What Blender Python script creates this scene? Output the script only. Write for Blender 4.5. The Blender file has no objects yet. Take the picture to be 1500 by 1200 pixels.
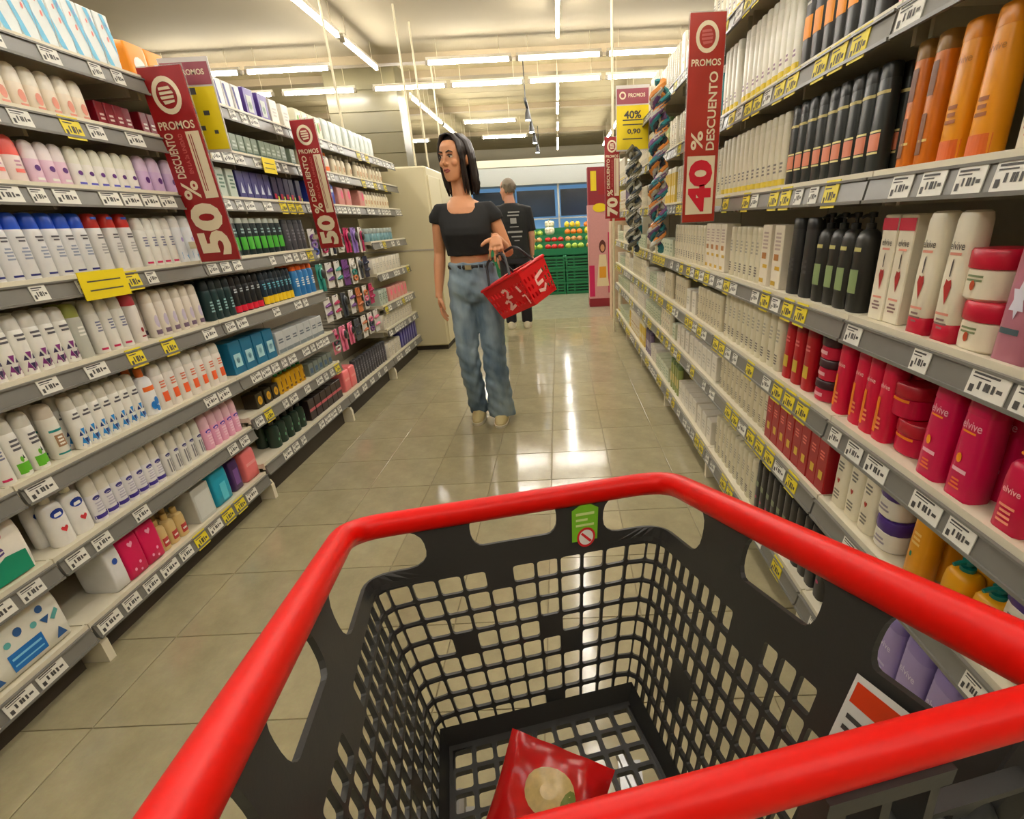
import bpy, bmesh, math, random
from mathutils import Vector, Matrix
random.seed(7)
sc = bpy.context.scene
C = sc.collection
# ---------------------------------------------------------------- camera
PX, PY, FPX = 828.0, 605.0, 705.0          # principal point and focal length in 1500x1200 pixels
AX, AY, HS = 817.0, 323.0, -0.05           # vanishing point of the aisle, slope of the horizon
CAMZ = 1.24
_yd = Vector((AX-PX, PY-AY, -FPX)).normalized()
_b = Vector((AX+1000-PX, -(AY+HS*1000-PY), -FPX))
_z = _b.cross(_yd).normalized()
if _z.y < 0: _z = -_z
_x = _yd.cross(_z)
RW = Matrix((_x, _yd, _z))                 # world = RW @ camera
cam = bpy.data.cameras.new('camera'); camo = bpy.data.objects.new('camera', cam); C.objects.link(camo)
cam.sensor_width = 36; cam.lens = FPX/1500*36
cam.shift_x = (750-PX)/1500; cam.shift_y = (PY-600)/1500
cam.clip_start = 0.02
M4 = RW.to_4x4(); M4.translation = (0, 0, CAMZ); camo.matrix_world = M4
sc.camera = camo
# ---------------------------------------------------------------- world, view
w = bpy.data.worlds.new('world'); sc.world = w; w.use_nodes = True
w.node_tree.nodes['Background'].inputs[0].default_value = (1.0, .95, .85, 1)
w.node_tree.nodes['Background'].inputs[1].default_value = 0.05
sc.view_settings.view_transform = 'Standard'; sc.view_settings.look = 'None'
sc.view_settings.gamma = 1; sc.view_settings.use_curve_mapping = False
sc.view_settings.exposure = 0.12
sc.cycles.use_denoising = True
sc.cycles.max_bounces = 6; sc.cycles.diffuse_bounces = 4; sc.cycles.glossy_bounces = 3
sc.cycles.caustics_reflective = False; sc.cycles.caustics_refractive = False
TUBE_POWER = 68.0
# ---------------------------------------------------------------- pixel helpers
def ray(x, y): return RW @ Vector((x-PX, PY-y, -FPX))
def at(x, y, X=None, Y=None, Z=None):
    d = ray(x, y)
    t = X/d.x if X is not None else (Y/d.y if Y is not None else (Z-CAMZ)/d.z)
    return Vector((0, 0, CAMZ)) + d*t
def proj(v):
    c = RW.transposed() @ (Vector(v)-Vector((0, 0, CAMZ)))
    return PX+c.x*FPX/-c.z, PY-c.y*FPX/-c.z
def y_on(px, X, z):
    lo, hi = .25, 40.
    s = 1 if X < 0 else -1
    for _ in range(40):
        m = (lo+hi)/2
        if (proj((X, m, z))[0]-px)*s < 0: lo = m
        else: hi = m
    return (lo+hi)/2
# ---------------------------------------------------------------- materials
def lin(c):
    r = []
    for v in c[:3]:
        v /= 255.
        r.append(v/12.92 if v <= .04045 else ((v+.055)/1.055)**2.4)
    return (*r, 1)
MATS = {}
def mat(name, rgb=None, rough=.5, metal=0., var=.06, scale=40., bump=0., coat=0., alpha=1., spec=.5, trans=0.):
    if name in MATS: return MATS[name]
    m = bpy.data.materials.new(name); m.use_nodes = True
    nt = m.node_tree; b = nt.nodes['Principled BSDF']
    b.inputs['Roughness'].default_value = rough; b.inputs['Metallic'].default_value = metal
    b.inputs['Specular IOR Level'].default_value = spec
    if coat: b.inputs['Coat Weight'].default_value = coat; b.inputs['Coat Roughness'].default_value = .08
    if trans: b.inputs['Transmission Weight'].default_value = trans
    b.inputs['Alpha'].default_value = alpha
    tc = nt.nodes.new('ShaderNodeTexCoord'); nz = nt.nodes.new('ShaderNodeTexNoise')
    nz.inputs['Scale'].default_value = scale; nz.inputs['Detail'].default_value = 3
    nt.links.new(tc.outputs['Object'], nz.inputs['Vector'])
    mx = nt.nodes.new('ShaderNodeMix'); mx.data_type = 'RGBA'
    c = lin(rgb)
    mx.inputs['A'].default_value = tuple(max(0, v*(1-var)) for v in c[:3])+(1,)
    mx.inputs['B'].default_value = tuple(min(1, v*(1+var)) for v in c[:3])+(1,)
    nt.links.new(nz.outputs['Fac'], mx.inputs['Factor'])
    nt.links.new(mx.outputs['Result'], b.inputs['Base Color'])
    if bump:
        bp = nt.nodes.new('ShaderNodeBump'); bp.inputs['Strength'].default_value = bump; bp.inputs['Distance'].default_value = .002
        nt.links.new(nz.outputs['Fac'], bp.inputs['Height']); nt.links.new(bp.outputs['Normal'], b.inputs['Normal'])
    MATS[name] = m
    return m
def col(rgb, rough=.4, **k):
    return mat('plastic_%d_%d_%d_%d' % (*rgb, int(rough*100)), rgb, rough, **k)
def emit(name, rgb, strength):
    if name in MATS: return MATS[name]
    m = bpy.data.materials.new(name); m.use_nodes = True
    b = m.node_tree.nodes['Principled BSDF']
    b.inputs['Base Color'].default_value = lin(rgb); b.inputs['Emission Color'].default_value = lin(rgb)
    b.inputs['Emission Strength'].default_value = strength
    MATS[name] = m
    return m
# ---------------------------------------------------------------- mesh building
class MB:
    def __init__(s): s.v = []; s.f = []; s.mi = []; s.cur = 0
    def add(s, vs, fs):
        o = len(s.v); s.v += [tuple(p) for p in vs]; s.f += [tuple(i+o for i in f) for f in fs]; s.mi += [s.cur]*len(fs)
        return s
    def box(s, x0, x1, y0, y1, z0, z1):
        return s.add([(x0,y0,z0),(x1,y0,z0),(x1,y1,z0),(x0,y1,z0),(x0,y0,z1),(x1,y0,z1),(x1,y1,z1),(x0,y1,z1)],
                     [(0,3,2,1),(4,5,6,7),(0,1,5,4),(1,2,6,5),(2,3,7,6),(3,0,4,7)])
    def bbox(s, x0, x1, y0, y1, z0, z1, b=.004):   # box with chamfered vertical and top edges
        pts = [(x0+b,y0),(x1-b,y0),(x1,y0+b),(x1,y1-b),(x1-b,y1),(x0+b,y1),(x0,y1-b),(x0,y0+b)]
        ins = [(x0+2*b,y0+b),(x1-2*b,y0+b),(x1-b,y0+2*b),(x1-b,y1-2*b),(x1-2*b,y1-b),(x0+2*b,y1-b),(x0+b,y1-2*b),(x0+b,y0+2*b)]
        vs = [(p[0],p[1],z0) for p in ins]+[(p[0],p[1],z0+b) for p in pts]+[(p[0],p[1],z1-b) for p in pts]+[(p[0],p[1],z1) for p in ins]
        fs = [tuple(range(7,-1,-1)), tuple(range(24,32))]
        for k in range(3):
            for i in range(8): j = (i+1) % 8; fs.append((k*8+i, k*8+j, k*8+8+j, k*8+8+i))
        return s.add(vs, fs)
    def loft(s, rings, seg=14, cap0=True, cap1=True):
        """rings: (z, rx, ry, n[, cx, cy]); superellipse sections"""
        vs = []; fs = []
        for r in rings:
            z, rx, ry, n = r[:4]; cx = r[4] if len(r) > 4 else 0; cy = r[5] if len(r) > 5 else 0
            for i in range(seg):
                a = 2*math.pi*(i+.5)/seg; c, q = math.cos(a), math.sin(a)
                vs.append((cx+rx*math.copysign(abs(c)**(2/n), c), cy+ry*math.copysign(abs(q)**(2/n), q), z))
        for k in range(len(rings)-1):
            for i in range(seg):
                j = (i+1) % seg; fs.append((k*seg+i, k*seg+j, (k+1)*seg+j, (k+1)*seg+i))
        if cap0: fs.append(tuple(range(seg-1, -1, -1)))
        if cap1: fs.append(tuple(range((len(rings)-1)*seg, len(rings)*seg)))
        return s.add(vs, fs)
    def tube(s, path, rad, seg=10, flat=1., up=(0, 0, 1), close=False, caps=True, n=2.):
        """path of points, rad number or list; flat scales the radius along 'up'"""
        P = [Vector(p) for p in path]; N = len(P); vs = []; fs = []
        for i in range(N):
            if close: t = P[(i+1) % N]-P[i-1]
            else: t = P[min(i+1, N-1)]-P[max(i-1, 0)]
            t.normalize(); u = Vector(up); u = (u-t*u.dot(t))
            if u.length < 1e-4: u = Vector((1, 0, 0)); u = u-t*u.dot(t)
            u.normalize(); b = t.cross(u)
            r = rad[i] if isinstance(rad, (list, tuple)) else rad
            ra, rb = (r if isinstance(r, (list, tuple)) else (r*flat, r))
            for k in range(seg):
                a = 2*math.pi*k/seg; c, q = math.cos(a), math.sin(a)
                c2 = math.copysign(abs(c)**(2/n), c); q2 = math.copysign(abs(q)**(2/n), q)
                vs.append(P[i]+u*(ra*c2)+b*(rb*q2))
        for i in range(N if close else N-1):
            for k in range(seg):
                j = (k+1) % seg; i2 = (i+1) % N
                fs.append((i*seg+k, i*seg+j, i2*seg+j, i2*seg+k))
        if caps and not close: fs.append(tuple(range(seg-1, -1, -1))); fs.append(tuple(range((N-1)*seg, N*seg)))
        return s.add(vs, fs)
    def ball(s, c, r, seg=12, rings=8, R=None):
        rx, ry, rz = r if isinstance(r, (list, tuple)) else (r, r, r)
        vs = [(0, 0, -1)]; fs = []
        for k in range(1, rings):
            ph = math.pi*k/rings
            for i in range(seg):
                a = 2*math.pi*i/seg; vs.append((math.sin(ph)*math.cos(a), math.sin(ph)*math.sin(a), -math.cos(ph)))
        vs.append((0, 0, 1)); L = len(vs)-1
        for i in range(seg):
            j = (i+1) % seg; fs.append((0, 1+j, 1+i)); fs.append((L, L-seg+i, L-seg+j))
            for k in range(rings-2): fs.append((1+k*seg+i, 1+k*seg+j, 1+(k+1)*seg+j, 1+(k+1)*seg+i))
        out = []
        for p in vs:
            q = Vector((p[0]*rx, p[1]*ry, p[2]*rz))
            if R is not None: q = R @ q
            out.append(q+Vector(c))
        return s.add(out, fs)
    def mesh(s, name, mats, smooth=True, angle=40):
        me = bpy.data.meshes.new(name); me.from_pydata(s.v, [], s.f)
        mats = mats if isinstance(mats, (list, tuple)) else [mats]
        for m in mats: me.materials.append(m)
        if len(mats) > 1:
            me.polygons.foreach_set('material_index', s.mi)
        if smooth:
            me.polygons.foreach_set('use_smooth', [True]*len(me.polygons)); me.set_sharp_from_angle(angle=math.radians(angle))
        me.update()
        return me
    def build(s, name, mats, parent=None, smooth=True, angle=40, loc=None):
        return link(name, s.mesh(name, mats, smooth, angle), parent, loc)
def link(name, me, parent=None, loc=None):
    o = bpy.data.objects.new(name, me); C.objects.link(o)
    if parent is not None: o.parent = parent
    if loc is not None: o.location = loc
    return o
def empty(name, loc=(0, 0, 0), rz=0.):
    o = bpy.data.objects.new(name, None); C.objects.link(o); o.location = loc; o.rotation_euler = (0, 0, rz); o.empty_display_size = .05
    return o
def tag(o, label=None, cat=None, group=None, kind=None):
    if label: o['label'] = label
    if cat: o['category'] = cat
    if group: o['group'] = group
    if kind: o['kind'] = kind
    return o
def struct(name, mb, m, parent=None, smooth=False):
    o = mb.build(name, m, parent, smooth)
    if parent is None: o['kind'] = 'structure'
    return o
_txt = {}
def text_mesh(body, size=1., bold=0.0):
    """flat lettering centred on the origin in the xy plane -> (verts, faces)"""
    key = (body, bold)
    if key not in _txt:
        cu = bpy.data.curves.new('lettering', 'FONT'); cu.body = body; cu.align_x = 'CENTER'; cu.align_y = 'CENTER'
        cu.size = 1; cu.offset = bold; cu.resolution_u = 3
        o = bpy.data.objects.new('lettering', cu); me = bpy.data.meshes.new_from_object(o)
        _txt[key] = ([v.co.copy() for v in me.vertices], [tuple(p.vertices) for p in me.polygons])
        bpy.data.objects.remove(o); bpy.data.curves.remove(cu); bpy.data.meshes.remove(me)
    vs, fs = _txt[key]
    xs = [v.x for v in vs]; ys = [v.y for v in vs]; cx = (min(xs)+max(xs))/2; cy = (min(ys)+max(ys))/2
    return [Vector(((v.x-cx)*size, (v.y-cy)*size, 0)) for v in vs], fs
def text_fit(body, wdt, hgt, bold=0.0):
    """lettering stretched into a wdt x hgt rectangle"""
    vs, fs = text_mesh(body, 1., bold)
    sx = max(v.x for v in vs)*2; sy = max(v.y for v in vs)*2
    return [Vector((v.x*wdt/sx, v.y*hgt/sy, 0)) for v in vs], fs
# ================================================================ THE SETTING
def floor_material(name, tint):
    m = bpy.data.materials.new(name); m.use_nodes = True; nt = m.node_tree; b = nt.nodes['Principled BSDF']
    b.inputs['Roughness'].default_value = .16; b.inputs['Specular IOR Level'].default_value = .55
    tc = nt.nodes.new('ShaderNodeTexCoord'); oi = nt.nodes.new('ShaderNodeObjectInfo')
    n1 = nt.nodes.new('ShaderNodeTexNoise'); n1.inputs['Scale'].default_value = 7; n1.inputs['Detail'].default_value = 8; n1.inputs['Roughness'].default_value = .7
    n2 = nt.nodes.new('ShaderNodeTexNoise'); n2.inputs['Scale'].default_value = 160; n2.inputs['Detail'].default_value = 2
    nt.links.new(tc.outputs['Object'], n1.inputs['Vector']); nt.links.new(tc.outputs['Object'], n2.inputs['Vector'])
    r = nt.nodes.new('ShaderNodeValToRGB'); r.color_ramp.elements[0].position = .3; r.color_ramp.elements[1].position = .75
    r.color_ramp.elements[0].color = lin([v*.90 for v in tint]); r.color_ramp.elements[1].color = lin([min(255, v*1.05) for v in tint])
    nt.links.new(n1.outputs['Fac'], r.inputs['Fac'])
    mx = nt.nodes.new('ShaderNodeMix'); mx.data_type = 'RGBA'; mx.blend_type = 'MULTIPLY'; mx.inputs['Factor'].default_value = .12
    nt.links.new(r.outputs['Color'], mx.inputs['A']); nt.links.new(n2.outputs['Color'], mx.inputs['B'])
    hv = nt.nodes.new('ShaderNodeHueSaturation'); mr = nt.nodes.new('ShaderNodeMapRange')
    mr.inputs['To Min'].default_value = .94; mr.inputs['To Max'].default_value = 1.05
    nt.links.new(oi.outputs['Random'], mr.inputs['Value']); nt.links.new(mr.outputs['Result'], hv.inputs['Value'])
    nt.links.new(mx.outputs['Result'], hv.inputs['Color']); nt.links.new(hv.outputs['Color'], b.inputs['Base Color'])
    rr = nt.nodes.new('ShaderNodeMapRange'); rr.inputs['To Min'].default_value = .06; rr.inputs['To Max'].default_value = .17
    nt.links.new(n1.outputs['Fac'], rr.inputs['Value']); nt.links.new(rr.outputs['Result'], b.inputs['Roughness'])
    bp = nt.nodes.new('ShaderNodeBump'); bp.inputs['Strength'].default_value = .025; bp.inputs['Distance'].default_value = .01
    nt.links.new(n1.outputs['Fac'], bp.inputs['Height']); nt.links.new(bp.outputs['Normal'], b.inputs['Normal'])
    return m
FLOORC = (176, 166, 132)
m_tile = floor_material('floor_tile_terrazzo', FLOORC)
m_grout = mat('tile_grout', (150, 138, 108), .7)
m_far_floor = floor_material('far_floor', (170, 165, 140))
XW0, XW1, YW0, YW1, ZC = -10., 9., -4., 19., 3.62
TS, X_T0, Y_T0, NX, NY = .3135, -1.665, -.325, 8, 22
X_T1, Y_T1 = X_T0+TS*NX, Y_T0+TS*NY
fl = MB()
fl.box(X_T0, X_T1, Y_T0, Y_T1, -.06, -.004)                      # grout bed under the tiles
fl.cur = 1
fl.box(XW0, X_T0, YW0, YW1, -.06, 0); fl.box(X_T1, XW1, YW0, YW1, -.06, 0)
fl.box(X_T0, X_T1, YW0, Y_T0, -.06, 0); fl.box(X_T0, X_T1, Y_T1, YW1, -.06, 0)
floor = struct('floor', fl, [m_grout, m_far_floor])
g = .0016
tile_me = MB().add([(g,g,-.006),(TS-g,g,-.006),(TS-g,TS-g,-.006),(g,TS-g,-.006),(g,g,-.0008),(TS-g,g,-.0008),(TS-g,TS-g,-.0008),(g,TS-g,-.0008),
    (2*g,2*g,0),(TS-2*g,2*g,0),(TS-2*g,TS-2*g,0),(2*g,TS-2*g,0)],
    [(0,1,5,4),(1,2,6,5),(2,3,7,6),(3,0,4,7),(4,5,9,8),(5,6,10,9),(6,7,11,10),(7,4,8,11),(8,9,10,11)]).mesh('tile', m_tile, False)
for i in range(NX):
    for j in range(NY):
        link('tile', tile_me, floor, (X_T0+i*TS, Y_T0+j*TS, 0))
m_wall = mat('painted_wall', (196, 186, 158), .8, var=.03, scale=3)
struct('wall_left', MB().box(XW0-.15, XW0, YW0, YW1, 0, ZC+.1), m_wall)
struct('wall_right', MB().box(XW1, XW1+.15, YW0, YW1, 0, ZC+.1), m_wall)
struct('wall_back', MB().box(XW0-.15, XW1+.15, YW1, YW1+.15, 0, ZC+.1), m_wall)
struct('wall_front', MB().box(XW0-.15, XW1+.15, YW0-.15, YW0, 0, ZC+.1), m_wall)
m_soffit = mat('ceiling_plaster', (158, 146, 120), .9, var=.05, scale=1.5)
m_deck = mat('ceiling_deck_boards', (164, 150, 112), .85, var=.10, scale=2.5)
ce = struct('ceiling', MB().box(XW0, XW1, YW0, YW1, ZC+.02, ZC+.14), m_deck)
o = MB().box(XW0, XW1, YW0, 8.25, ZC-.16, ZC+.02).build('soffit', m_soffit, ce, False)
BW = .46
brd = MB().box(0, XW1-XW0, .006, BW-.006, 0, .02).mesh('deck_board', m_deck, False)
k = 0
while 8.25+(k+1)*BW < YW1-.1:
    link('deck_board', brd, ce, (XW0, 8.25+k*BW, ZC)); k += 1
# cross beams of the roof
m_beam = mat('painted_beam', (150, 134, 104), .7)
bm_ = MB().box(0, XW1-XW0, -.07, .07, -.10, .0).mesh('roof_beam', m_beam, False)
for k, (by, what) in enumerate(((8.05, 'nearest beige roof beam crossing above the two light rows'), (9.5, 'roof beam just behind the second row of light tubes'), (12.2, 'roof beam crossing the middle of the far ceiling'), (15.4, 'farthest roof beam before the back wall'))):
    o = link('roof_beam', bm_, None, (XW0, by, ZC-.16 if k == 0 else ZC)); tag(o, what, 'beam', 'roof beams')
# pillar beyond the left shelves, clad in boards
m_pil = mat('pillar_cladding', (104, 97, 70), .35, var=.08, scale=5)
pil = empty('pillar', (-2.92, 9.15, 0)); tag(pil, 'olive beige boarded pillar rising behind the left shelves', 'pillar')
MB().box(-.62, .50, -.22, .30, 0, ZC).build('core', m_pil, pil, False)
pb = MB().bbox(-.62, .50, -.24, -.222, 0, .29, .004).mesh('board', m_pil, False)
for k in range(12): link('board', pb, pil, (0, 0, .02+k*.296))
# ---------------------------------------------------------------- lamps
m_tube = emit('fluorescent_tube', (255, 250, 242), TUBE_POWER)
m_house = mat('lamp_housing', (225, 218, 200), .5)
m_end = mat('lamp_end', (170, 160, 140), .5)
m_rod = mat('white_rod', (222, 212, 180), .4)
TL, TZ = 1.1, 3.2
tube_me = MB().tube([(-TL/2+.03, 0, 0), (TL/2-.03, 0, 0)], .019, 8).mesh('tube', m_tube)
house_me = MB().add([(-TL/2,-.015,.065),(TL/2,-.015,.065),(TL/2,.015,.065),(-TL/2,.015,.065),(-TL/2,-.018,.030),(TL/2,-.018,.030),(TL/2,.018,.030),(-TL/2,.018,.030)],
    [(0,1,2,3),(7,6,5,4),(0,4,5,1),(1,5,6,2),(2,6,7,3),(3,7,4,0)]).mesh('housing', m_house, False)
end_me = MB().box(-.02, .02, -.022, .022, -.022, .03).mesh('end_cap', m_end, False)
hang_me = MB().tube([(0, 0, .05), (0, 0, ZC-TZ+.03)], .004, 6).mesh('suspension', m_rod)
hang_lo = MB().tube([(0, 0, .05), (0, 0, ZC-.16-TZ)], .004, 6).mesh('suspension', m_rod)
def lamp(x, y, rz, label, group):
    t = empty('light_tube', (x, y, TZ), rz); tag(t, label, 'ceiling lamp', group)
    link('housing', house_me, t); link('tube', tube_me, t)
    for s in (-1, 1):
        link('end_cap', end_me, t, (s*(TL/2-.01), 0, 0))
        link('suspension', hang_lo if y < 8.25 else hang_me, t, (s*.4, 0, 0))
    return t
NTH = ['first', 'second', 'third', 'fourth', 'fifth', 'sixth', 'seventh', 'eighth', 'ninth', 'tenth', 'eleventh', 'twelfth', 'thirteenth']
for row, (y, xs, what) in enumerate((
        (7.48, [-4.56, -3.39, -1.05, .12, 1.29, 2.46, 3.63], 'fluorescent tube in the nearest crosswise row of ceiling lights'),
        (8.6, [-4.75, -3.5, -2.13, -.96, .21, 1.38, 2.55], 'fluorescent tube in the second crosswise row of ceiling lights'),
        (11.5, [-4.2, -1.3, 3.6], 'fluorescent tube in the short third crosswise row far back'),
        (13.5, [-3.6, -1.2, 3.2], 'fluorescent tube in the farthest crosswise row of ceiling lights'),
        (-1.6, [-3.4, -2.0, -.6, .8, 2.2, 3.6], 'fluorescent tube of the crosswise row behind the photographer'),
        (2.6, [-5.6, -4.2, 3.2, 4.6, 6.], 'fluorescent tube over the neighbouring aisles'))):
    for i, x in enumerate(xs): lamp(x, y, 0, what+', %s from left' % NTH[i], 'crosswise row %d of ceiling tubes' % (row+1))
for x, ys, what in ((-2.28, [-.4, .85, 2.1, 3.35, 4.6, 5.85, 7.05, 9.7, 10.85, 12.1, 13.35, 14.6], 'fluorescent tube of the long line above the left shelves'),
                    (.10, [1.1, 2.4, 3.7, 5.0, 6.2, 9.28, 10.45, 12.3, 14.4, 15.6], 'fluorescent tube of the line above the middle of the aisle'),
                    (1.42, [-.4, .85, 2.1, 3.35, 4.6, 10.2, 11.45, 12.7, 13.95, 15.2], 'fluorescent tube of the line above the right shelves')):
    for i, y in enumerate(ys): lamp(x, y, math.pi/2, what+', %s from camera' % NTH[i], what[20:])
# thin white poles from the shelf tops to the ceiling
for k, (px, py, Y, what) in enumerate(((486, 100, 5.4, 'thin white pole left of the boarded pillar'), (590, 110, 6.4, 'thin white pole right of the boarded pillar'), (612, 130, 6.9, 'thin white pole just right of the pillar pole'), (640, 170, 8.2, 'thin white pole left of the woman'), (897, 120, 5.6, 'thin white pole above the yellow promotion card'))):
    p = at(px, py, Y=Y)
    o = MB().tube([(0, 0, 0), (0, 0, ZC-.16 if Y < 8.25 else ZC)], .012, 8).build('pole', m_rod, None, loc=(p.x, p.y, 0))
    tag(o, what, 'pole', 'thin white poles')
# spotlight track
m_black = mat('black_metal', (34, 32, 30), .5)
tr = empty('spotlight_track', (-.42, 11.0, 3.0)); tag(tr, 'black spotlight track with small bright spots running along the far ceiling', 'spotlight track')
MB().box(-.02, .02, -2.2, 4.0, 0, .04).build('rail', m_black, tr, False)
for s in (-2.1, 3.9): MB().box(-.008, .008, s-.008, s+.008, .04, ZC-3.0).build('hanger', m_black, tr, False)
m_spot = emit('spot_bulb', (235, 245, 255), 14)
for s in (-1.6, -.4, 1.0, 2.6):
    h = MB().tube([(0, s, 0), (0, s, -.06), (0, s, -.16)], [.02, .04, .05], 10).build('spot_head', m_black, tr)
    MB().tube([(0, s, -.161), (0, s, -.172)], .043, 10).build('bulb', m_spot, h)
# ================================================================ SHELF UNITS
XL, XR = -1.5, .69
SD = .42                                              # shelf depth
LZ = [1.745, 1.555, 1.355, 1.095, .845, .585, .345, .10]
RZ = [1.872, 1.548, 1.249, .938, .675, .435, .10]
RAIL = .055
def zsurf(side, lev, bay=1):
    return (LZ if side == 'L' else RZ)[lev]+RAIL
m_shelf = mat('shelf_enamel', (222, 214, 190), .45, var=.04)
m_under = mat('shelf_steel_back', (178, 172, 156), .5)
m_rail = mat('price_rail_grey', (116, 114, 108), .35)
m_raill = mat('price_rail_clear', (190, 190, 182), .3)
m_tag = mat('price_card', (226, 224, 214), .5, var=.02)
m_tagy = mat('price_card_yellow', (228, 208, 40), .5, var=.03)
m_ink = mat('ink_dark', (70, 68, 66), .6)
m_inkr = mat('ink_red', (176, 40, 40), .6)
m_kick = mat('kick_plate', (58, 50, 40), .6)
shelf_cache = {}
def shelf_mesh(L):
    if ('s', L) not in shelf_cache:
        b = MB()
        b.box(-SD, -.012, -L/2+.002, L/2-.002, RAIL-.022, RAIL)            # tray
        b.box(-.012, .0, -L/2+.002, L/2-.002, RAIL-.03, RAIL+.004)          # front lip
        b.cur = 1
        for yy in (-L/2+.02, 0, L/2-.03): b.box(-SD, -.05, yy, yy+.012, -.012, RAIL-.022)
        shelf_cache[('s', L)] = b.mesh('shelf', [m_shelf, m_under], False)
        r = MB().add([(0,-L/2+.004,.0),(0,L/2-.004,.0),(0,L/2-.004,RAIL-.012),(0,-L/2+.004,RAIL-.012),(.014,-L/2+.004,-.002),(.014,L/2-.004,-.002),(.006,L/2-.004,RAIL-.012),(.006,-L/2+.004,RAIL-.012)],
            [(0,1,2,3),(4,7,6,5),(3,2,6,7),(0,4,5,1),(0,3,7,4),(1,5,6,2)])
        r.box(.004, .012, -L/2+.004, L/2-.004, RAIL-.013, RAIL-.008); r.box(.010, .018, -L/2+.004, L/2-.004, -.006, .001)
        shelf_cache[('r', L)] = r.mesh('price_rail', m_rail, False)
    return shelf_cache[('s', L)], shelf_cache[('r', L)]
def tag_mesh(w_, h_, face):
    b = MB()
    tx = lambda z: .0160-.008*(z/RAIL)
    b.add([(tx(0),-w_/2,0),(tx(0),w_/2,0),(tx(h_),w_/2,h_),(tx(h_),-w_/2,h_),(tx(0)-.002,-w_/2,0),(tx(0)-.002,w_/2,0),(tx(h_)-.002,w_/2,h_),(tx(h_)-.002,-w_/2,h_)],
          [(0,1,2,3),(7,6,5,4),(0,4,5,1),(2,6,7,3),(1,5,6,2),(0,3,7,4)])
    b.cur = 1
    def ink(y0, y1, z0, z1):
        b.add([(tx(z0*h_)+.0006,y0*w_,z0*h_),(tx(z0*h_)+.0006,y1*w_,z0*h_),(tx(z1*h_)+.0006,y1*w_,z1*h_),(tx(z1*h_)+.0006,y0*w_,z1*h_)], [(0,1,2,3)])
    ink(-.42, .25, .80, .88); ink(-.42, .05, .68, .73)
    for a in (-.22, -.06, .02, .14): ink(a, a+.07, .28, .58)
    ink(-.42, -.30, .12, .40); ink(.26, .40, .36, .50)
    return b.mesh('price_tag', [face, m_ink], False)
TAGS = [tag_mesh(.060, .042, m_tag), tag_mesh(.046, .042, m_tag), tag_mesh(.075, .044, m_tag)]
TAGY = [tag_mesh(.065, .064, m_tagy), tag_mesh(.13, .070, m_tagy)]
bay_names = {}
def shelf_unit(side, y0, y1, label, levels, top=2.0, yellow=0., dense=.55, depth=SD, tall=True):
    X = XL if side == 'L' else XR
    L = round(y1-y0, 3); ym = (y0+y1)/2
    u = empty('shelf_unit', (X, ym, 0), 0 if side == 'L' else math.pi); tag(u, label, 'shelf unit', 'shelf units along the aisle')
    MB().box(-SD-.03, -SD-.005, -L/2, L/2, .06, top).build('back_panel', m_under, u, False)
    for s in (-1, 1):
        MB().box(-SD-.05, -SD-.0, s*(L/2-.012)-.012, s*(L/2-.012)+.012, 0, top+.02).build('upright', m_under, u, False)
    fm = MB(); e = L/2-.012
    fm.add([(-SD,-e-.01,0),(.006,-e-.01,0),(.006,-e-.01,.075),(-.004,-e-.01,.10),(-SD,-e-.01,.10),(-SD,-e+.014,0),(.006,-e+.014,0),(.006,-e+.014,.075),(-.004,-e+.014,.10),(-SD,-e+.014,.10)],
           [(4,3,2,1,0),(5,6,7,8,9),(0,1,6,5),(1,2,7,6),(2,3,8,7),(3,4,9,8),(4,0,5,9)])
    fm.build('base_foot', m_shelf, u, False)
    MB().box(-.07, -.05, -L/2+.02, L/2-.02, .0, .095).build('kick_plate', m_kick, u, False)
    sm, rm = shelf_mesh(L)
    rnd = random.Random(hash((side, int(y0*100))) & 0xffff)
    rnd = random.Random(int(y0*1000)+(5 if side == 'L' else 11))
    for i, z in enumerate(levels):
        s_ = link('shelf', sm, u, (0, 0, z)); link('price_rail', rm, s_, (0, 0, 0))
        y = -L/2+.05
        while y < L/2-.06:
            if rnd.random() < dense:
                yel = rnd.random() < yellow
                if yel: t = link('price_tag', TAGY[0], s_, (.001, y, -.012))
                else: t = link('price_tag', rnd.choice(TAGS), s_, (0, y, .0005))
                y += .085
            else: y += .07
    return u
LB = [(-.86, .14), (.14, 1.15), (1.15, 2.12), (2.12, 3.13), (3.13, 4.10), (4.10, 5.02)]
LLAB = ['cream metal shelf unit of the left side nearest the photographer', 'left shelf unit holding the green and blue hygiene packs at the near end',
        'left shelf unit just before the 50 percent banner, full of white spray cans', 'left shelf unit between the two red 50 percent banners',
        'left shelf unit with hanging hair accessories behind the second red banner', 'last left shelf unit before the cream cabinet']
ly2 = LZ[:6]+[.385, .14]
for k in range(1, 6):
    lv = LZ if k < 3 else ly2
    if k == 4: lv = [LZ[0], LZ[1], LZ[2], ly2[7]]
    shelf_unit('L', LB[k][0], LB[k][1], LLAB[k], lv, 1.80+.0, yellow=.14, dense=.62)
RB = [(-.85, .15), (.15, 1.155), (1.155, 2.155), (2.155, 3.16), (3.16, 4.16), (4.16, 5.18), (5.18, 6.2)]
RLAB = ['', 'nearest right shelf unit with the white, orange and magenta hair care bottles', 'right shelf unit just in front of the red 40 percent banner',
        'right shelf unit just behind the red 40 percent banner', 'right shelf unit between the striped curls and the 40 percent banner',
        'right shelf unit below the yellow 40 percent card', 'farthest right shelf unit beside the pink cardboard display']
for k in range(1, 7):
    shelf_unit('R', RB[k][0], RB[k][1], RLAB[k], RZ, 2.25, yellow=.0 if k == 1 else .5, dense=.62 if k == 1 else .75)
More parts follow.
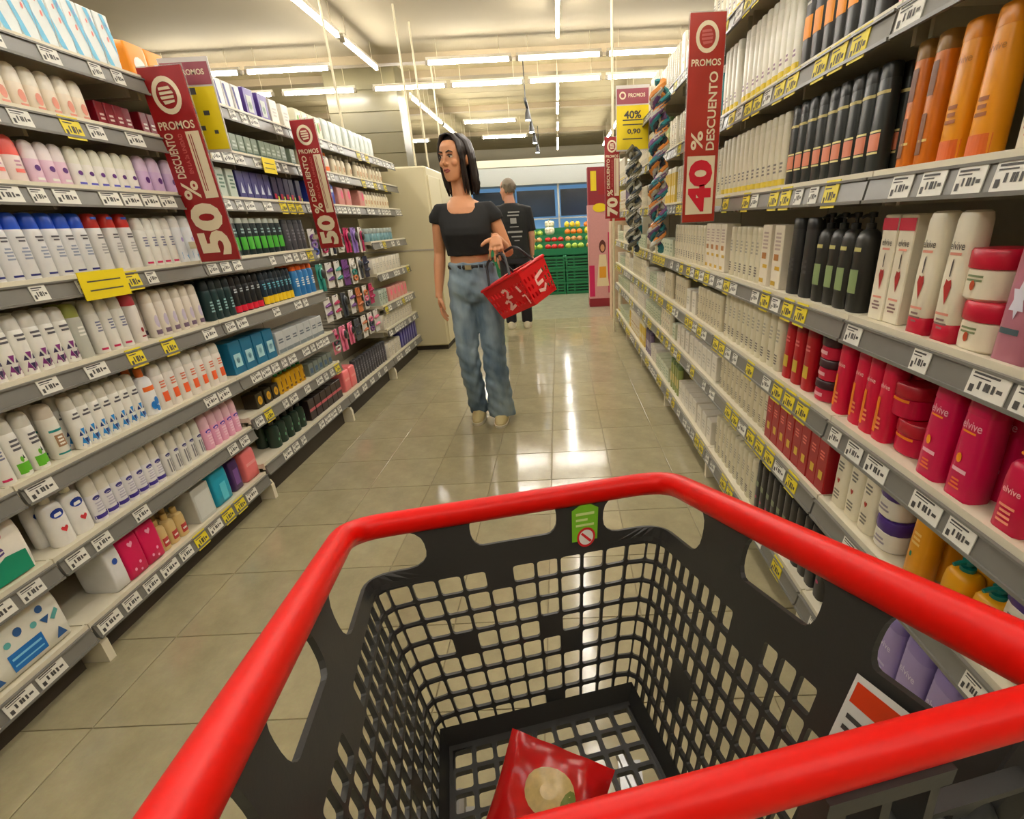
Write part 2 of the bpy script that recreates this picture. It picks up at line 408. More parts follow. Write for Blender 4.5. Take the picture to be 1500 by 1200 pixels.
# ================================================================ PRODUCTS
def sup(y, ry, n): 
    a = min(.999, abs(y)/ry); return (1-a**n)**(1/n)
def R_(t0, t1, z0, z1): return [(t0, z0), (t1, z0), (t1, z1), (t0, z1)]
def O_(t, z, a, b, n=12): return [(t+a*math.cos(2*math.pi*i/n), z+b*math.sin(2*math.pi*i/n)) for i in range(n)]
def T_(t, z, a, b): return [(t-a, z), (t+a, z), (t, z+b)]
def Tn(t, z, a, b): return [(t-a, z+b), (t, z), (t+a, z+b)]
def H_(t, z, a, b): return [(t, z-b), (t+a*.9, z), (t+a, z+b*.6), (t+a*.55, z+b), (t, z+b*.55), (t-a*.55, z+b), (t-a, z+b*.6), (t-a*.9, z)]
def lines(t0, t1, z0, z1, n, rnd=random.Random(3)):
    out = []
    for i in range(n):
        z = z1-(z1-z0)*(i+.5)/n; h = (z1-z0)/n*.26; c = (t0+t1)/2; hw = (t1-t0)/2*rnd.uniform(.6, 1)
        out.append(R_(c-hw, c+hw, z-h, z+h))
    return out
CREAM = (232, 226, 208); WHITE = (238, 236, 228); GREY = (150, 150, 146); BLACK = (30, 29, 28); INK = (92, 90, 96); GOLD = (200, 160, 60)
PURPLE = (92, 42, 120); NAVY = (34, 40, 110); BLUE = (30, 110, 190); LBLUE = (110, 190, 225); TEAL = (20, 130, 130); GREEN = (60, 150, 60); DGREEN = (30, 60, 44)
RED = (196, 20, 40); DRED = (140, 14, 30); MAG = (206, 14, 76); PINK = (232, 160, 190); LILAC = (176, 160, 214); CORAL = (238, 120, 110); ORANGE = (236, 120, 20); AMBER = (224, 150, 20); YEL = (235, 200, 40); BROWN = (120, 70, 30); SILVER = (178, 180, 178); SKIN = (230, 190, 160)
PROFILE = {   # body rings (fraction of height, scale of radius), cap rings
 'can':    ([(0,.94),(.015,1),(.76,1),(.81,.93),(.84,.8)], [(.84,.82),(.85,.88),(.97,.84),(1,.66)]),
 'spray':  ([(0,.94),(.015,1),(.68,1),(.74,.97),(.755,.92)], [(.755,.93),(.77,.96),(.93,.9),(.985,.72),(1,.5)]),
 'stick':  ([(0,.95),(.02,1),(.56,1),(.58,.98)], [(.58,1.0),(.60,1.0),(.84,.94),(.95,.74),(1,.4)]),
 'bottle': ([(0,.92),(.025,1),(.60,1),(.74,.94),(.80,.78),(.83,.5)], [(.83,.52),(.84,.56),(.985,.54),(1,.48)]),
 'slab':   ([(0,.97),(.015,1),(.5,.98),(.84,.92),(.86,.9)], [(.86,.92),(.87,.93),(.985,.88),(1,.8)]),
 'upcap':  ([(.15,.9),(.16,.95),(.5,1),(.93,.9),(.985,.8),(1,.6)], [(0,.9),(.01,.95),(.14,.95),(.15,.9)]),
 'round':  ([(0,.9),(.02,1),(.66,1),(.76,.9),(.80,.6),(.82,.42)], [(.82,.45),(.83,.5),(.98,.5),(1,.42)]),
 'jar':    ([(0,.88),(.05,.98),(.3,1),(.58,.98),(.62,.9)], [(.62,1.0),(.64,1.03),(.95,1.03),(1,.97)]),
 'pot':    ([(0,.9),(.04,1),(.62,1),(.66,.92)], [(.66,1.0),(.68,1.02),(.96,1.0),(1,.9)]),
}
KIND = {}
def kind(key, name, cat, desc, shape, w_, d_, h_, body, cap=None, decals=(), n=2.4, rough=.35, seg=14, extra=None):
    KIND[key] = dict(name=name, desc=desc, cat=cat, shape=shape, w=w_, d=d_, h=h_, body=body, cap=cap, decals=decals, n=n, rough=rough, seg=seg, extra=extra, meshes=None)
def rings_of(K):
    rx, ry, h, n = K['d']/2, K['w']/2, K['h'], K['n']
    if K['shape'] == 'tube':
        return [(.13*h, rx*.80, ry*.80, 2.2), (.15*h, rx*.95, ry*.9, 2.2), (.4*h, rx*.85, ry*.95, 2.4), (.75*h, rx*.5, ry, 3), (.95*h, rx*.14, ry, 6), (h, rx*.10, ry, 8)]
    if K['shape'] in ('pack', 'pouch'):
        q = .55 if K['shape'] == 'pouch' else .82
        return [(0, rx*q, ry*.92, 8), (.04*h, rx*.97, ry*.985, 12), (.3*h, rx, ry, 12), (.75*h, rx, ry, 12), (.95*h, rx*.95, ry*.985, 12), (h, rx*(.12 if K['shape'] == 'pouch' else .8), ry*.95, 8)]
    b, c = PROFILE[K['shape']]
    return [(z*h, rx*s, ry*s, n) for z, s in b]
def front_x(K, y, z):
    if K['shape'] == 'box': return K['d']/2
    rg = rings_of(K)
    if z <= rg[0][0]: a = b = rg[0]; f = 0
    else:
        for a, b in zip(rg, rg[1:]):
            if a[0] <= z <= b[0]: f = (z-a[0])/max(1e-6, b[0]-a[0]); break
        else: a = b = rg[-1]; f = 0
    if K['shape'] == 'pack': return max(a[1]+(b[1]-a[1])*f, K['d']/2*.985)
    rx = a[1]+(b[1]-a[1])*f; ry = a[2]+(b[2]-a[2])*f; n = a[3]+(b[3]-a[3])*f
    return rx*sup(y, ry, n)
def kind_meshes(key):
    K = KIND[key]
    if K['meshes']: return K['meshes']
    parts = []; rx, ry, h, n, sg = K['d']/2, K['w']/2, K['h'], K['n'], K['seg']
    mb_ = col(K['body'], K['rough']); mc_ = col(K['cap'], K['rough']) if K['cap'] else None
    S = K['shape']
    if S == 'box':
        parts.append(('carton', MB().bbox(-rx, rx, -ry, ry, 0, h, .0022).mesh('carton', mb_, False)))
    elif S == 'tube':
        parts.append(('body', MB().loft(rings_of(K), sg).mesh('body', mb_)))
        parts.append(('cap', MB().loft([(0, rx*.82, ry*.72, 2.2), (.008, rx*.86, ry*.76, 2.2), (.13*h, rx*.8, ry*.7, 2.2)], sg).mesh('cap', mc_ or mb_)))
    elif S in ('pack', 'pouch'):
        b = MB().loft(rings_of(K), 20)
        parts.append(('wrapper', b.mesh('wrapper', mb_, True, 60)))
        if S == 'pack' and K['cap']:
            parts.append(('flap', MB().bbox(-rx*.5, rx*.86, -ry*.55, ry*.55, h*.985, h*1.03, .003).mesh('flap', mc_, False)))
    else:
        b, c = PROFILE[S]
        parts.append(('body', MB().loft([(z*h, rx*s, ry*s, n) for z, s in b], sg).mesh('body', mb_)))
        if K['extra'] != 'pump':
            r2 = min(rx, ry) if S in ('bottle', 'round') else None
            parts.append(('cap', MB().loft([(z*h, (r2 or rx)*s, (r2 or ry)*s, n if not r2 else 2) for z, s in c], sg).mesh('cap', mc_ or mb_)))
        else:
            z0 = b[-1][0]*h; r = min(rx, ry)*.42; e = (1-b[-1][0])*h
            p = MB(); p.loft([(z0-.002, r*1.1, r*1.1, 2), (z0+.35*e, r*1.1, r*1.1, 2), (z0+.38*e, r*.45, r*.45, 2), (z0+.66*e, r*.45, r*.45, 2), (z0+.68*e, r*.95, r*.95, 2), (z0+.95*e, r*1.0, r*1.0, 2), (h, r*.7, r*.7, 2)], 10)
            p.tube([(0, 0, z0+.8*e), (r*1.6, 0, z0+.8*e), (r*2.6, 0, z0+.66*e)], [r*.5, r*.42, r*.3], 6)
            parts.append(('pump', p.mesh('pump', mc_)))
    lift = .0009
    dec = []
    for rgb, polys in K['decals']:
        if len(polys) == 2 and not any(isinstance(q, dict) for q in polys): dec += [(rgb, [polys[0]]), (rgb, [polys[1]])]
        elif (S == 'pack' or any(isinstance(q, dict) for q in polys)) and len(polys) > 1: dec += [(rgb, [q]) for q in polys]
        else: dec.append((rgb, polys))
    for (rgb, polys) in dec:
        b = MB()
        for pl in polys:
            if isinstance(pl, dict):
                vs, fs = text_fit(pl['t'], pl['w'], pl['h'], .01) if not pl.get('rot') else text_fit(pl['t'], pl['w'], pl['h'], .01)
                pts = []
                for v in vs:
                    a, c_ = (v.x, v.y) if not pl.get('rot') else (-v.y, v.x)
                    y, z = (pl['x']*ry)+a, pl['z']*h+c_
                    pts.append((front_x(K, y, z)+lift*1.3, y, z))
                b.add(pts, fs); continue
            xs = [p[0] for p in pl]
            if len(pl) == 4 and max(xs)-min(xs) > .5 and S not in ('box', 'pack'):       # wide band: follow the curve
                t0, t1 = min(xs), max(xs); z0 = min(p[1] for p in pl)*h; z1 = max(p[1] for p in pl)*h; N = 8; M = 3 if z1-z0 > .12*h else 1
                vs = []; fs = []
                for j in range(M+1):
                    z = z0+(z1-z0)*j/M
                    for i in range(N+1):
                        y = (t0+(t1-t0)*i/N)*ry*.995; vs.append((front_x(K, y, z)+lift, y*1.004, z))
                for j in range(M):
                    for i in range(N): fs.append((j*(N+1)+i, j*(N+1)+i+1, (j+1)*(N+1)+i+1, (j+1)*(N+1)+i))
                b.add(vs, fs)
            else:
                q_ = .9 if S == 'pack' else 1
                b.add([(front_x(K, p[0]*ry*q_, p[1]*h)+lift*1.2, p[0]*ry*q_, p[1]*h) for p in pl], [tuple(range(len(pl)))])
        parts.append(('printed_label', b.mesh('printed_label', col(rgb, .45), False)))
    # joined version for far copies
    J = MB(); mats = []
    for nm, me in parts:
        J.cur = len(mats); mats.append(me.materials[0])
        J.add([tuple(v.co) for v in me.vertices], [tuple(p.vertices) for p in me.polygons])
    K['meshes'] = (parts, J, mats, [None])
    return K['meshes']
def joined(key):
    parts, J, mats, box = kind_meshes(key)
    if box[0] is None: box[0] = J.mesh(KIND[key]['name'], mats, True, 45)
    return box[0]
n_items = 0
taken = {}
def place(key, loc, rz, label, group, far=False):
    global n_items
    n_items += 1
    K = KIND[key]
    if far:
        o = link(K['name'], joined(key)); o.location = loc; o.rotation_euler = (0, 0, rz); tag(o, label, K['cat'], group)
        return o
    t = empty(K['name'], loc, rz); tag(t, label, K['cat'], group)
    for nm, me in kind_meshes(key)[0]: link(nm, me, t)
    return t
prnd = random.Random(21)
ORDL = ['top', 'second', 'third', 'fourth', 'fifth', 'sixth', 'seventh', 'bottom']
ORDR = ['top', 'second', 'third', 'fourth', 'fifth', 'sixth', 'bottom']
PHL = ['beside camera', 'nearest unit', 'before first banner', 'between red banners', 'past second banner', 'by cream cabinet']
PHR = ['beside camera', 'nearest unit', 'before 40 banner', 'past 40 banner', 'before striped curls', 'under yellow card', 'at far end']
ORD = ['first', 'second', 'third', 'fourth', 'fifth', 'sixth', 'seventh', 'eighth', 'ninth', 'tenth', 'eleventh', 'twelfth', 'thirteenth', 'fourteenth', 'fifteenth', 'sixteenth', 'seventeenth', 'eighteenth', 'nineteenth', 'twentieth']
counted = {}
def name_item(K, side, lev, y, row, q):
    w_ = where(side, lev, y)
    lead = ['', 'upper ', 'topmost '][q]+('rear ' if row else '')
    for d in (K['desc'], K['desc'].split(' with ')[0].split(' standing')[0]):
        key = lead+d+'|'+w_
        n = counted.get(key, 0)
        lab = '%s%s, %s from camera, %s' % (lead, d, ORD[min(n, 19)], w_)
        if len(lab.split()) <= 16: break
    counted[key] = n+1
    return lab
def where(side, lev, y):
    B = LB if side == 'L' else RB
    k = max([i for i, b in enumerate(B) if y >= b[0]] or [0])
    return '%s %s shelf %s' % ((ORDL if side == 'L' else ORDR)[lev], 'left' if side == 'L' else 'right', (PHL if side == 'L' else PHR)[k])
def block(side, lev, p0, p1, key, rows=1, gap=1.05, zoff=0., inset=.022, stack=1):
    """a run of one product along a shelf between two picture columns"""
    X = XL if side == 'L' else XR; z = zsurf(side, lev)+zoff
    Xf = X+(-1 if side == 'L' else 1)*(inset+KIND[key]['d']*.25)
    ya, yb = sorted((y_on(p0, Xf, z), y_on(p1, Xf, z)))
    run(side, lev, z, ya, yb, key, rows, gap, inset, stack)
def run(side, lev, z, ya, yb, key, rows=1, gap=1.05, inset=.022, stack=1):
    X = XL if side == 'L' else XR; K = KIND[key]; s = -1 if side == 'L' else 1
    n = max(1, int((yb-ya)/(K['w']*gap)+.35)); st = (yb-ya)/n
    if st < K['w']*1.006:
        n = max(1, int((yb-ya)/(K['w']*1.006))); st = max((yb-ya)/n, K['w']*1.006)
    far = ya > 3.3
    bays = LB if side == 'L' else RB
    for r in range(rows):
        for i in range(n):
            for q in range(stack):
                x = X+s*(inset+K['d']/2+r*(K['d']*1.05)+prnd.uniform(0, .003))
                y = ya+(i+.5)*st+prnd.uniform(-1, 1)*min(.0015, (st-K['w'])*.4)
                if r == 0 and q == 0 or q == 0:
                    occ = taken.setdefault((side, lev, r), [])
                    y_, bad = y, True
                    for dd in [0]+[sg*k*.004 for k in range(1, 34) for sg in (1, -1)]:
                        if abs(dd) > max(.03, K['w']*.6): break
                        y = y_+dd; h0, h1 = y-K['w']/2, y+K['w']/2
                        bad = any(h0 < b_-.0002 and h1 > a_+.0002 for a_, b_ in occ) or not any(h0 > b0+.004 and h1 < b1-.004 for b0, b1 in bays)
                        if side == 'L' and 3 <= lev <= 6 and 3.1 < y < 4.14: bad = True
                        if side == 'L' and lev >= 6 and abs(z-zsurf('L', lev)-(0 if h0 < 2.12 else .04)) > .012: bad = True
                        if not bad: break
                    if not bad:
                        occ.append((h0, h1))
                        if r == 0: taken.setdefault((side, lev, 1), []) if K['d'] < .08 else taken.setdefault((side, lev, 1), []).append((h0, h1))
                    skip = bad
                if skip: continue
                lab = name_item(K, side, lev, y, r, q)
                rz = (0 if side == 'L' else math.pi)
                if K['shape'] in ('can', 'round', 'spray', 'jar'): rz += prnd.uniform(-.06, .06)
                place(key, (x, y, z+q*K['h']*1.002+.0004), rz, lab, K['desc']+', '+where(side, lev, y), far)
# ---------------------------------------------------------------- kinds, left side
D3 = [(INK, lines(-.5, .5, .62, .72, 3))]
kind('bluebox', 'pad_pack', 'package', 'white pack with slanted light blue bands', 'box', 0.056, 0.16, .165, (222, 228, 226), None,
     [(LBLUE, [[(-.98, .15), (-.55, .02), (-.05, .02), (-.98, .55)], [(-.2, .98), (.98, .25), (.98, .62), (.35, .98)]]), (CORAL, [O_(.1, .55, .12, .05), O_(-.2, .75, .1, .04)]), (LILAC, [O_(.4, .8, .12, .05)])])
kind('orangebag', 'wipes_pouch', 'pouch', 'orange plastic pouch with white front', 'pouch', .095, .07, .12, (244, 150, 20), None, [(WHITE, [O_(0, .4, .55, .22)]), (RED, [R_(-.4, .4, .36, .44)])])
kind('creamtube', 'lotion_bottle', 'bottle', 'cream rounded lotion bottle with pink print', 'stick', 0.046, 0.036, .118, (236, 222, 200), (238, 230, 212), [((226, 150, 130), [O_(0, .3, .45, .14), R_(-.5, .5, .08, .13)])])
kind('redbox', 'lipcare_box', 'box', 'small dark red carton', 'box', .034, .05, .085, (130, 12, 30), None, [((220, 200, 190), lines(-.6, .6, .3, .6, 2))])
kind('coralstick', 'roll_on_deodorant', 'deodorant', 'pale roll-on deodorant with coral cap', 'stick', 0.05, 0.04, .125, (236, 220, 214), (240, 96, 84), [(CORAL, [R_(-.5, .5, .22, .3)]), ((200, 150, 170), lines(-.5, .5, .34, .5, 2))])
kind('pinkstick', 'deodorant_stick', 'deodorant', 'pale pink deodorant stick with violet emblem', 'stick', 0.042, 0.03, .118, (230, 196, 214), (238, 226, 226), [(PURPLE, [O_(0, .38, .42, .07)]), (WHITE, [R_(-.5, .5, .1, .16)])])
kind('whitestick', 'deodorant_stick', 'deodorant', 'white deodorant stick with small violet emblem', 'stick', 0.042, 0.03, .118, (234, 230, 222), (228, 226, 208), [(PURPLE, [O_(0, .36, .4, .06)]), ((90, 90, 190), [R_(-.6, .6, .08, .13)])])
kind('lilacstick', 'deodorant_stick', 'deodorant', 'lilac deodorant stick', 'stick', .055, .036, .122, (206, 176, 214), (214, 190, 216), [(PURPLE, [O_(0, .34, .35, .09)])])
kind('bluecap', 'spray_deodorant', 'spray can', 'white spray can with bright blue cap', 'spray', 0.047, 0.047, .182, (226, 226, 226), (38, 84, 205), [(INK, lines(-.55, .55, .56, .66, 2)), ((150, 160, 180), lines(-.5, .5, .30, .5, 4)), (NAVY, [R_(-.6, .6, .06, .09)])])
kind('redcap', 'spray_deodorant', 'spray can', 'white spray can with red collar and blue top', 'spray', 0.045, 0.045, .182, (226, 224, 220), (200, 50, 44), [(INK, lines(-.55, .55, .56, .66, 2)), ((170, 170, 170), lines(-.5, .5, .30, .5, 4)), ((60, 90, 190), [R_(-.5, .5, .9, .94)])])
kind('whitecan', 'spray_deodorant', 'spray can', 'plain white spray can with grey print', 'spray', 0.042, 0.042, .17, (230, 228, 220), (232, 230, 222), [((120, 124, 150), lines(-.5, .5, .40, .62, 4)), ((196, 40, 90), [R_(-.8, .1, .06, .1)])])
kind('bluewave', 'spray_deodorant', 'spray can', 'white spray can with a blue wave near its foot', 'spray', 0.046, 0.046, .178, (228, 232, 236), (236, 236, 234), [((40, 150, 210), [[(-.7, .08), (.7, .08), (.7, .2), (.2, .14), (-.7, .24)]]), (LILAC, [O_(.1, .5, .3, .05)])])
def tri_print(c1, c2):
    return [(c1, [T_(-.45, .06, .38, .17), T_(.45, .06, .38, .17), Tn(0, .25, .36, .13)]), (c2, [Tn(0, .06, .3, .13), T_(-.5, .25, .25, .09), T_(.5, .25, .25, .09)]), (INK, lines(-.75, .75, .56, .70, 2))]
kind('purptri', 'spray_deodorant', 'spray can', 'white spray can with purple triangle pattern', 'spray', 0.043, 0.043, .168, WHITE, (232, 230, 224), tri_print((122, 44, 116), (60, 50, 84)))
kind('bluetri', 'spray_deodorant', 'spray can', 'white spray can with blue triangle pattern', 'spray', 0.037, 0.037, .170, WHITE, (226, 222, 210), tri_print((34, 132, 204), (36, 60, 120)))
kind('greencap', 'spray_deodorant', 'spray can', 'grey spray can with olive green cap', 'spray', 0.044, 0.044, .170, (190, 192, 182), (158, 166, 86), [(WHITE, lines(-.5, .5, .4, .6, 3))])
kind('redtop', 'spray_deodorant', 'spray can', 'white spray can with pinkish red cap', 'spray', 0.045, 0.045, .172, (226, 220, 214), (206, 70, 84), [(DRED, [O_(0, .25, .25, .05), R_(-.4, .4, .1, .13)])])
kind('creamcan', 'spray_deodorant', 'spray can', 'cream spray can with faint lilac print', 'spray', 0.04, 0.04, .166, (228, 220, 208), (224, 216, 202), [((196, 186, 206), [O_(0, .35, .5, .14)]), ((110, 90, 110), [R_(-.7, .7, .06, .16)])])
kind('darkred', 'spray_deodorant', 'spray can', 'black spray can with red foot band', 'spray', 0.042, 0.042, .168, (26, 30, 34), (22, 24, 28), [((210, 14, 50), [R_(-.95, .95, .03, .2)]), ((190, 200, 205), lines(-.55, .55, .55, .68, 2))])
kind('darkteal', 'spray_deodorant', 'spray can', 'dark green spray can with pale print', 'spray', 0.044, 0.044, .170, (24, 52, 54), (20, 36, 40), [((150, 190, 190), lines(-.5, .5, .2, .5, 4))])
kind('darkyel', 'spray_deodorant', 'spray can', 'dark teal spray can with yellow foot', 'spray', 0.04, 0.04, .166, (22, 44, 60), (22, 40, 54), [((232, 196, 20), [R_(-.95, .95, .03, .26)]), ((110, 190, 210), lines(-.7, .7, .46, .66, 3))])
kind('blueorange', 'shaving_foam_can', 'spray can', 'blue shaving can with orange cap', 'can', .056, .056, .168, (40, 120, 184), (240, 104, 24), [(WHITE, lines(-.6, .6, .3, .6, 4))])
kind('leafcan', 'spray_deodorant', 'spray can', 'white spray can with green leaf print', 'spray', 0.043, 0.043, .172, WHITE, (228, 226, 216), [((96, 180, 40), [[(-.8, .06), (-.2, .1), (0, .24), (-.5, .2)]]), ((98, 182, 42), [[(0, .08), (.7, .1), (.86, .24), (.3, .2)]]), ((100, 178, 44), [O_(-.1, .3, .2, .05)]), (DGREEN, [T_(.2, .3, .14, .08)]), (INK, lines(-.7, .7, .44, .66, 3))])
kind('sqcan', 'spray_deodorant', 'spray can', 'white spray can with tan square and teal lines', 'spray', 0.046, 0.046, .170, (230, 226, 214), (222, 212, 198), [((158, 122, 90), [R_(-.55, .55, .22, .44)]), (TEAL, [R_(-.8, .8, .5, .54), R_(-.8, .8, .08, .11)]), (WHITE, lines(-.4, .4, .24, .42, 3))])
kind('orsq', 'talc_bottle', 'bottle', 'white bottle with orange square label', 'spray', 0.05, 0.042, .172, (236, 230, 222), (234, 232, 226), [((236, 98, 48), [R_(-.55, .55, .16, .38)]), ((220, 120, 90), lines(-.5, .5, .46, .64, 3))])
kind('flower', 'intimate_wash', 'bottle', 'white bottle with blue flower and orange band', 'bottle', .06, .046, .172, (236, 236, 236), (236, 120, 50), [((30, 120, 200), [O_(-.25, .2, .35, .09), O_(.3, .28, .35, .09), O_(.2, .12, .3, .07)]), ((236, 110, 40), [R_(-.8, .8, .52, .62)])])
kind('tealbox', 'razor_box', 'box', 'teal carton with pale square window', 'box', .085, .09, .15, (16, 104, 140), None, [((170, 214, 220), [R_(-.6, .6, .22, .62)]), ((30, 130, 170), [O_(0, .42, .3, .1)])])
kind('silverbox', 'razor_box', 'box', 'silver carton with dark lower edge', 'box', .075, .10, .115, (186, 190, 190), None, [((120, 130, 134), [R_(-.95, .95, .04, .2)]), ((90, 100, 112), lines(-.6, .6, .45, .7, 2))])
kind('heartpack', 'cream_bottle', 'bottle', 'white lotion bottle with blue oval and red heart', 'bottle', 0.062, 0.045, .168, (238, 236, 232), (230, 226, 212), [((20, 56, 150), [O_(0, .62, .62, .085)]), ((206, 50, 60), [H_(0, .3, .34, .06)])])
kind('purpbar', 'lotion_bottle', 'bottle', 'white lotion bottle with violet bar at its foot', 'stick', 0.042, 0.036, .165, (228, 226, 228), (222, 218, 204), [((62, 44, 140), [R_(-.98, .98, .07, .15)]), ((56, 50, 130), [O_(0, .50, .6, .045)]), ((190, 186, 200), lines(-.6, .6, .2, .42, 4))])
kind('stripe', 'hair_removal_box', 'bottle', 'white bottle with grey vertical stripes', 'stick', 0.036, 0.036, .160, (230, 228, 222), (222, 218, 206), [((130, 130, 134), [R_(-.55, -.3, .08, .42), R_(-.05, .2, .08, .42), R_(.45, .65, .08, .42)]), ((58, 54, 120), [O_(0, .52, .6, .04)])])
kind('pinkbox', 'deodorant_refill', 'bottle', 'pink bottle with violet oval emblem', 'stick', 0.044, 0.04, .160, (236, 172, 200), (226, 184, 196), [((70, 54, 170), [O_(0, .5, .7, .05)]), ((246, 206, 222), lines(-.6, .6, .12, .42, 4))])
kind('goldlow', 'hair_dye_box', 'box', 'small black and gold box', 'box', .06, .07, .075, (40, 32, 16), None, [((214, 160, 24), [O_(0, .5, .6, .3)]), ((70, 40, 20), [O_(0, .5, .25, .12)])])
kind('goldcan', 'sun_oil_bottle', 'bottle', 'gold bottle with green top', 'round', .046, .046, .12, (206, 158, 20), (24, 140, 60), [((110, 70, 10), [R_(-.5, .5, .1, .2), R_(-.2, .2, .28, .58)])])
kind('lowgrey', 'shaving_gel_tube', 'box', 'low grey green carton', 'box', .055, .08, .075, (110, 120, 112), None, [((60, 90, 120), [R_(-.6, .6, .2, .6)])])
kind('bigpack', 'pad_pack', 'package', 'large white pack with green wave and violet lettering', 'pack', .26, .14, .162, (240, 234, 222), None, [((0, 138, 104), [[(-.97, .04), (.97, .04), (.97, .42), (.55, .46), (.1, .30), (-.4, .34), (-.97, .22)]]), ((96, 70, 130), [dict(t='celle', w=.15, h=.038, x=-.05, z=.62)]), ((90, 160, 80), [O_(.3, .4, .06, .05), O_(.38, .46, .05, .04)]), ((220, 150, 150), [O_(.62, .82, .06, .05)])])
kind('patpack', 'pad_pack', 'package', 'white pack with blue zigzag print and blue panel', 'pack', .24, .13, .165, (226, 224, 212), None,
     [((16, 110, 190), [R_(-.42, .42, .12, .45)]), ((130, 200, 235), [R_(-.36, .36, .32, .36), R_(-.36, .36, .2, .23)]), ((40, 90, 150), [T_(-.8, .1, .14, .2), T_(.8, .12, .14, .2), O_(-.6, .8, .09, .07), O_(0, .72, .1, .08), O_(.6, .82, .09, .07), Tn(-.62, .48, .12, .14), Tn(.62, .5, .12, .14)]), ((90, 170, 170), [O_(-.3, .62, .08, .06), O_(.35, .64, .08, .06), [(-.97, .62), (-.8, .5), (-.72, .56), (-.92, .7)], [(.97, .6), (.8, .48), (.72, .54), (.92, .68)]])])
kind('magpack', 'pad_pack', 'package', 'magenta pack with pale heart print', 'pack', 0.076, 0.12, .16, (214, 6, 84), (206, 10, 80), [((248, 170, 200), [H_(0, .78, .3, .07), O_(-.4, .2, .14, .04), O_(.3, .3, .14, .04), O_(.2, .12, .12, .03)])])
kind('sidepack', 'pad_pack', 'package', 'narrow white pack with blue oval', 'pack', 0.052, 0.12, .165, (226, 226, 226), None, [((40, 80, 170), [O_(0, .66, .4, .07)])])
kind('beigebot', 'nail_care_bottle', 'bottle', 'small beige bottle with red label', 'round', 0.045, 0.045, .125, (206, 178, 120), (196, 164, 96), [((176, 50, 50), [R_(-.6, .6, .14, .42)]), (WHITE, [R_(-.4, .4, .24, .30)])])
kind('greybox', 'cotton_box', 'box', 'plain pale grey carton', 'box', .10, .12, .15, (196, 198, 190), None, [((210, 212, 206), [R_(-.8, .8, .1, .8)])])
kind('tealpack', 'wipes_pack', 'package', 'bright teal wipes pack', 'pack', .10, .10, .16, (20, 158, 190), (10, 100, 130), [((90, 200, 220), [R_(-.3, .5, .1, .6)])])
kind('coralpack', 'wipes_pack', 'package', 'coral pink tissue pack', 'pack', 0.095, 0.12, .150, (240, 122, 124), None, [((248, 160, 160), [R_(-.8, .8, .5, .6)])])
kind('purpstrip', 'wipes_pack', 'package', 'dark violet wipes pack', 'pack', .06, .10, .15, (74, 40, 96), None, [((120, 80, 150), [R_(-.6, .6, .2, .7)])])
kind('dkgreen', 'mouthwash_bottle', 'bottle', 'dark green bottle with pale green spots', 'round', .06, .06, .15, (34, 54, 42), (30, 34, 30), [((110, 170, 130), [O_(-.2, .3, .2, .06), O_(.3, .45, .2, .06)])])
kind('dkpink', 'hair_dye_box', 'box', 'dark carton with rose stripe', 'box', .07, .1, .125, (44, 32, 32), None, [((190, 90, 100), [R_(-.98, .98, .42, .56)])])
kind('whiteblue', 'cotton_pack', 'package', 'white pack with slanted navy stripes', 'box', .06, .1, .115, (222, 220, 218), None, [((56, 56, 130), [[(-.9, .9), (-.4, .9), (-.1, .1), (-.6, .1)]])])
kind('purplepk', 'tissue_box', 'box', 'violet carton with white and green front', 'box', .085, .1, .125, (84, 60, 140), None, [((206, 212, 206), [R_(-.6, .4, .15, .75)]), ((110, 150, 130), [O_(-.1, .4, .3, .14)])])
kind('whitebox', 'tissue_box', 'box', 'plain white carton', 'box', .075, .1, .12, (224, 218, 204), None, [((190, 186, 176), lines(-.6, .6, .3, .7, 3))])
kind('greygreen', 'toothpaste_box', 'box', 'small grey green carton', 'box', .05, .09, .085, (132, 146, 128), None, [((186, 196, 186), lines(-.7, .7, .3, .7, 2)), ((60, 90, 80), [R_(-.9, .9, .05, .2)])])
kind('mintbox', 'toothpaste_box', 'box', 'silver green toothpaste carton', 'box', .056, .09, .125, (186, 198, 186), None, [((90, 120, 100), lines(-.7, .7, .3, .8, 4))])
kind('navybox', 'toothpaste_box', 'box', 'navy toothpaste carton with white mark', 'box', .055, .09, .125, (52, 50, 112), None, [((200, 206, 220), [T_(0, .2, .5, .4)])])
kind('darkmix', 'toothbrush_pack', 'box', 'dark carton with red corner', 'box', .05, .09, .12, (44, 44, 70), None, [((180, 30, 60), [R_(-.9, .0, .1, .3)]), ((210, 214, 60), [R_(.3, .8, .05, .2)])])
kind('blackgreen', 'shower_gel', 'bottle', 'black bottle with green label', 'slab', .05, .045, .172, (24, 40, 42), (196, 204, 196), [((70, 170, 50), [R_(-.85, .85, .16, .5)]), ((150, 180, 180), lines(-.7, .7, .58, .74, 2))])
kind('greyblack', 'shower_gel', 'bottle', 'dark grey bottle', 'slab', .05, .045, .165, (70, 70, 76), (54, 54, 60), [((120, 120, 130), lines(-.6, .6, .3, .7, 4))])
kind('clearpk', 'cotton_bag', 'package', 'pale translucent bag of cotton', 'pack', .09, .09, .14, (206, 214, 206), None, [((236, 238, 232), [O_(0, .5, .6, .3)])])
kind('greenpk', 'wipes_pack', 'package', 'white pack with green and pink print', 'pack', .08, .09, .13, (222, 218, 190), None, [((130, 180, 90), [O_(-.3, .5, .4, .25)]), ((230, 140, 130), [O_(.4, .6, .3, .2)])])
kind('creambot', 'baby_lotion', 'bottle', 'cream bottle with white cap', 'bottle', .06, .045, .12, (226, 214, 184), (236, 232, 220), [((200, 160, 120), [R_(-.5, .5, .2, .45)])])
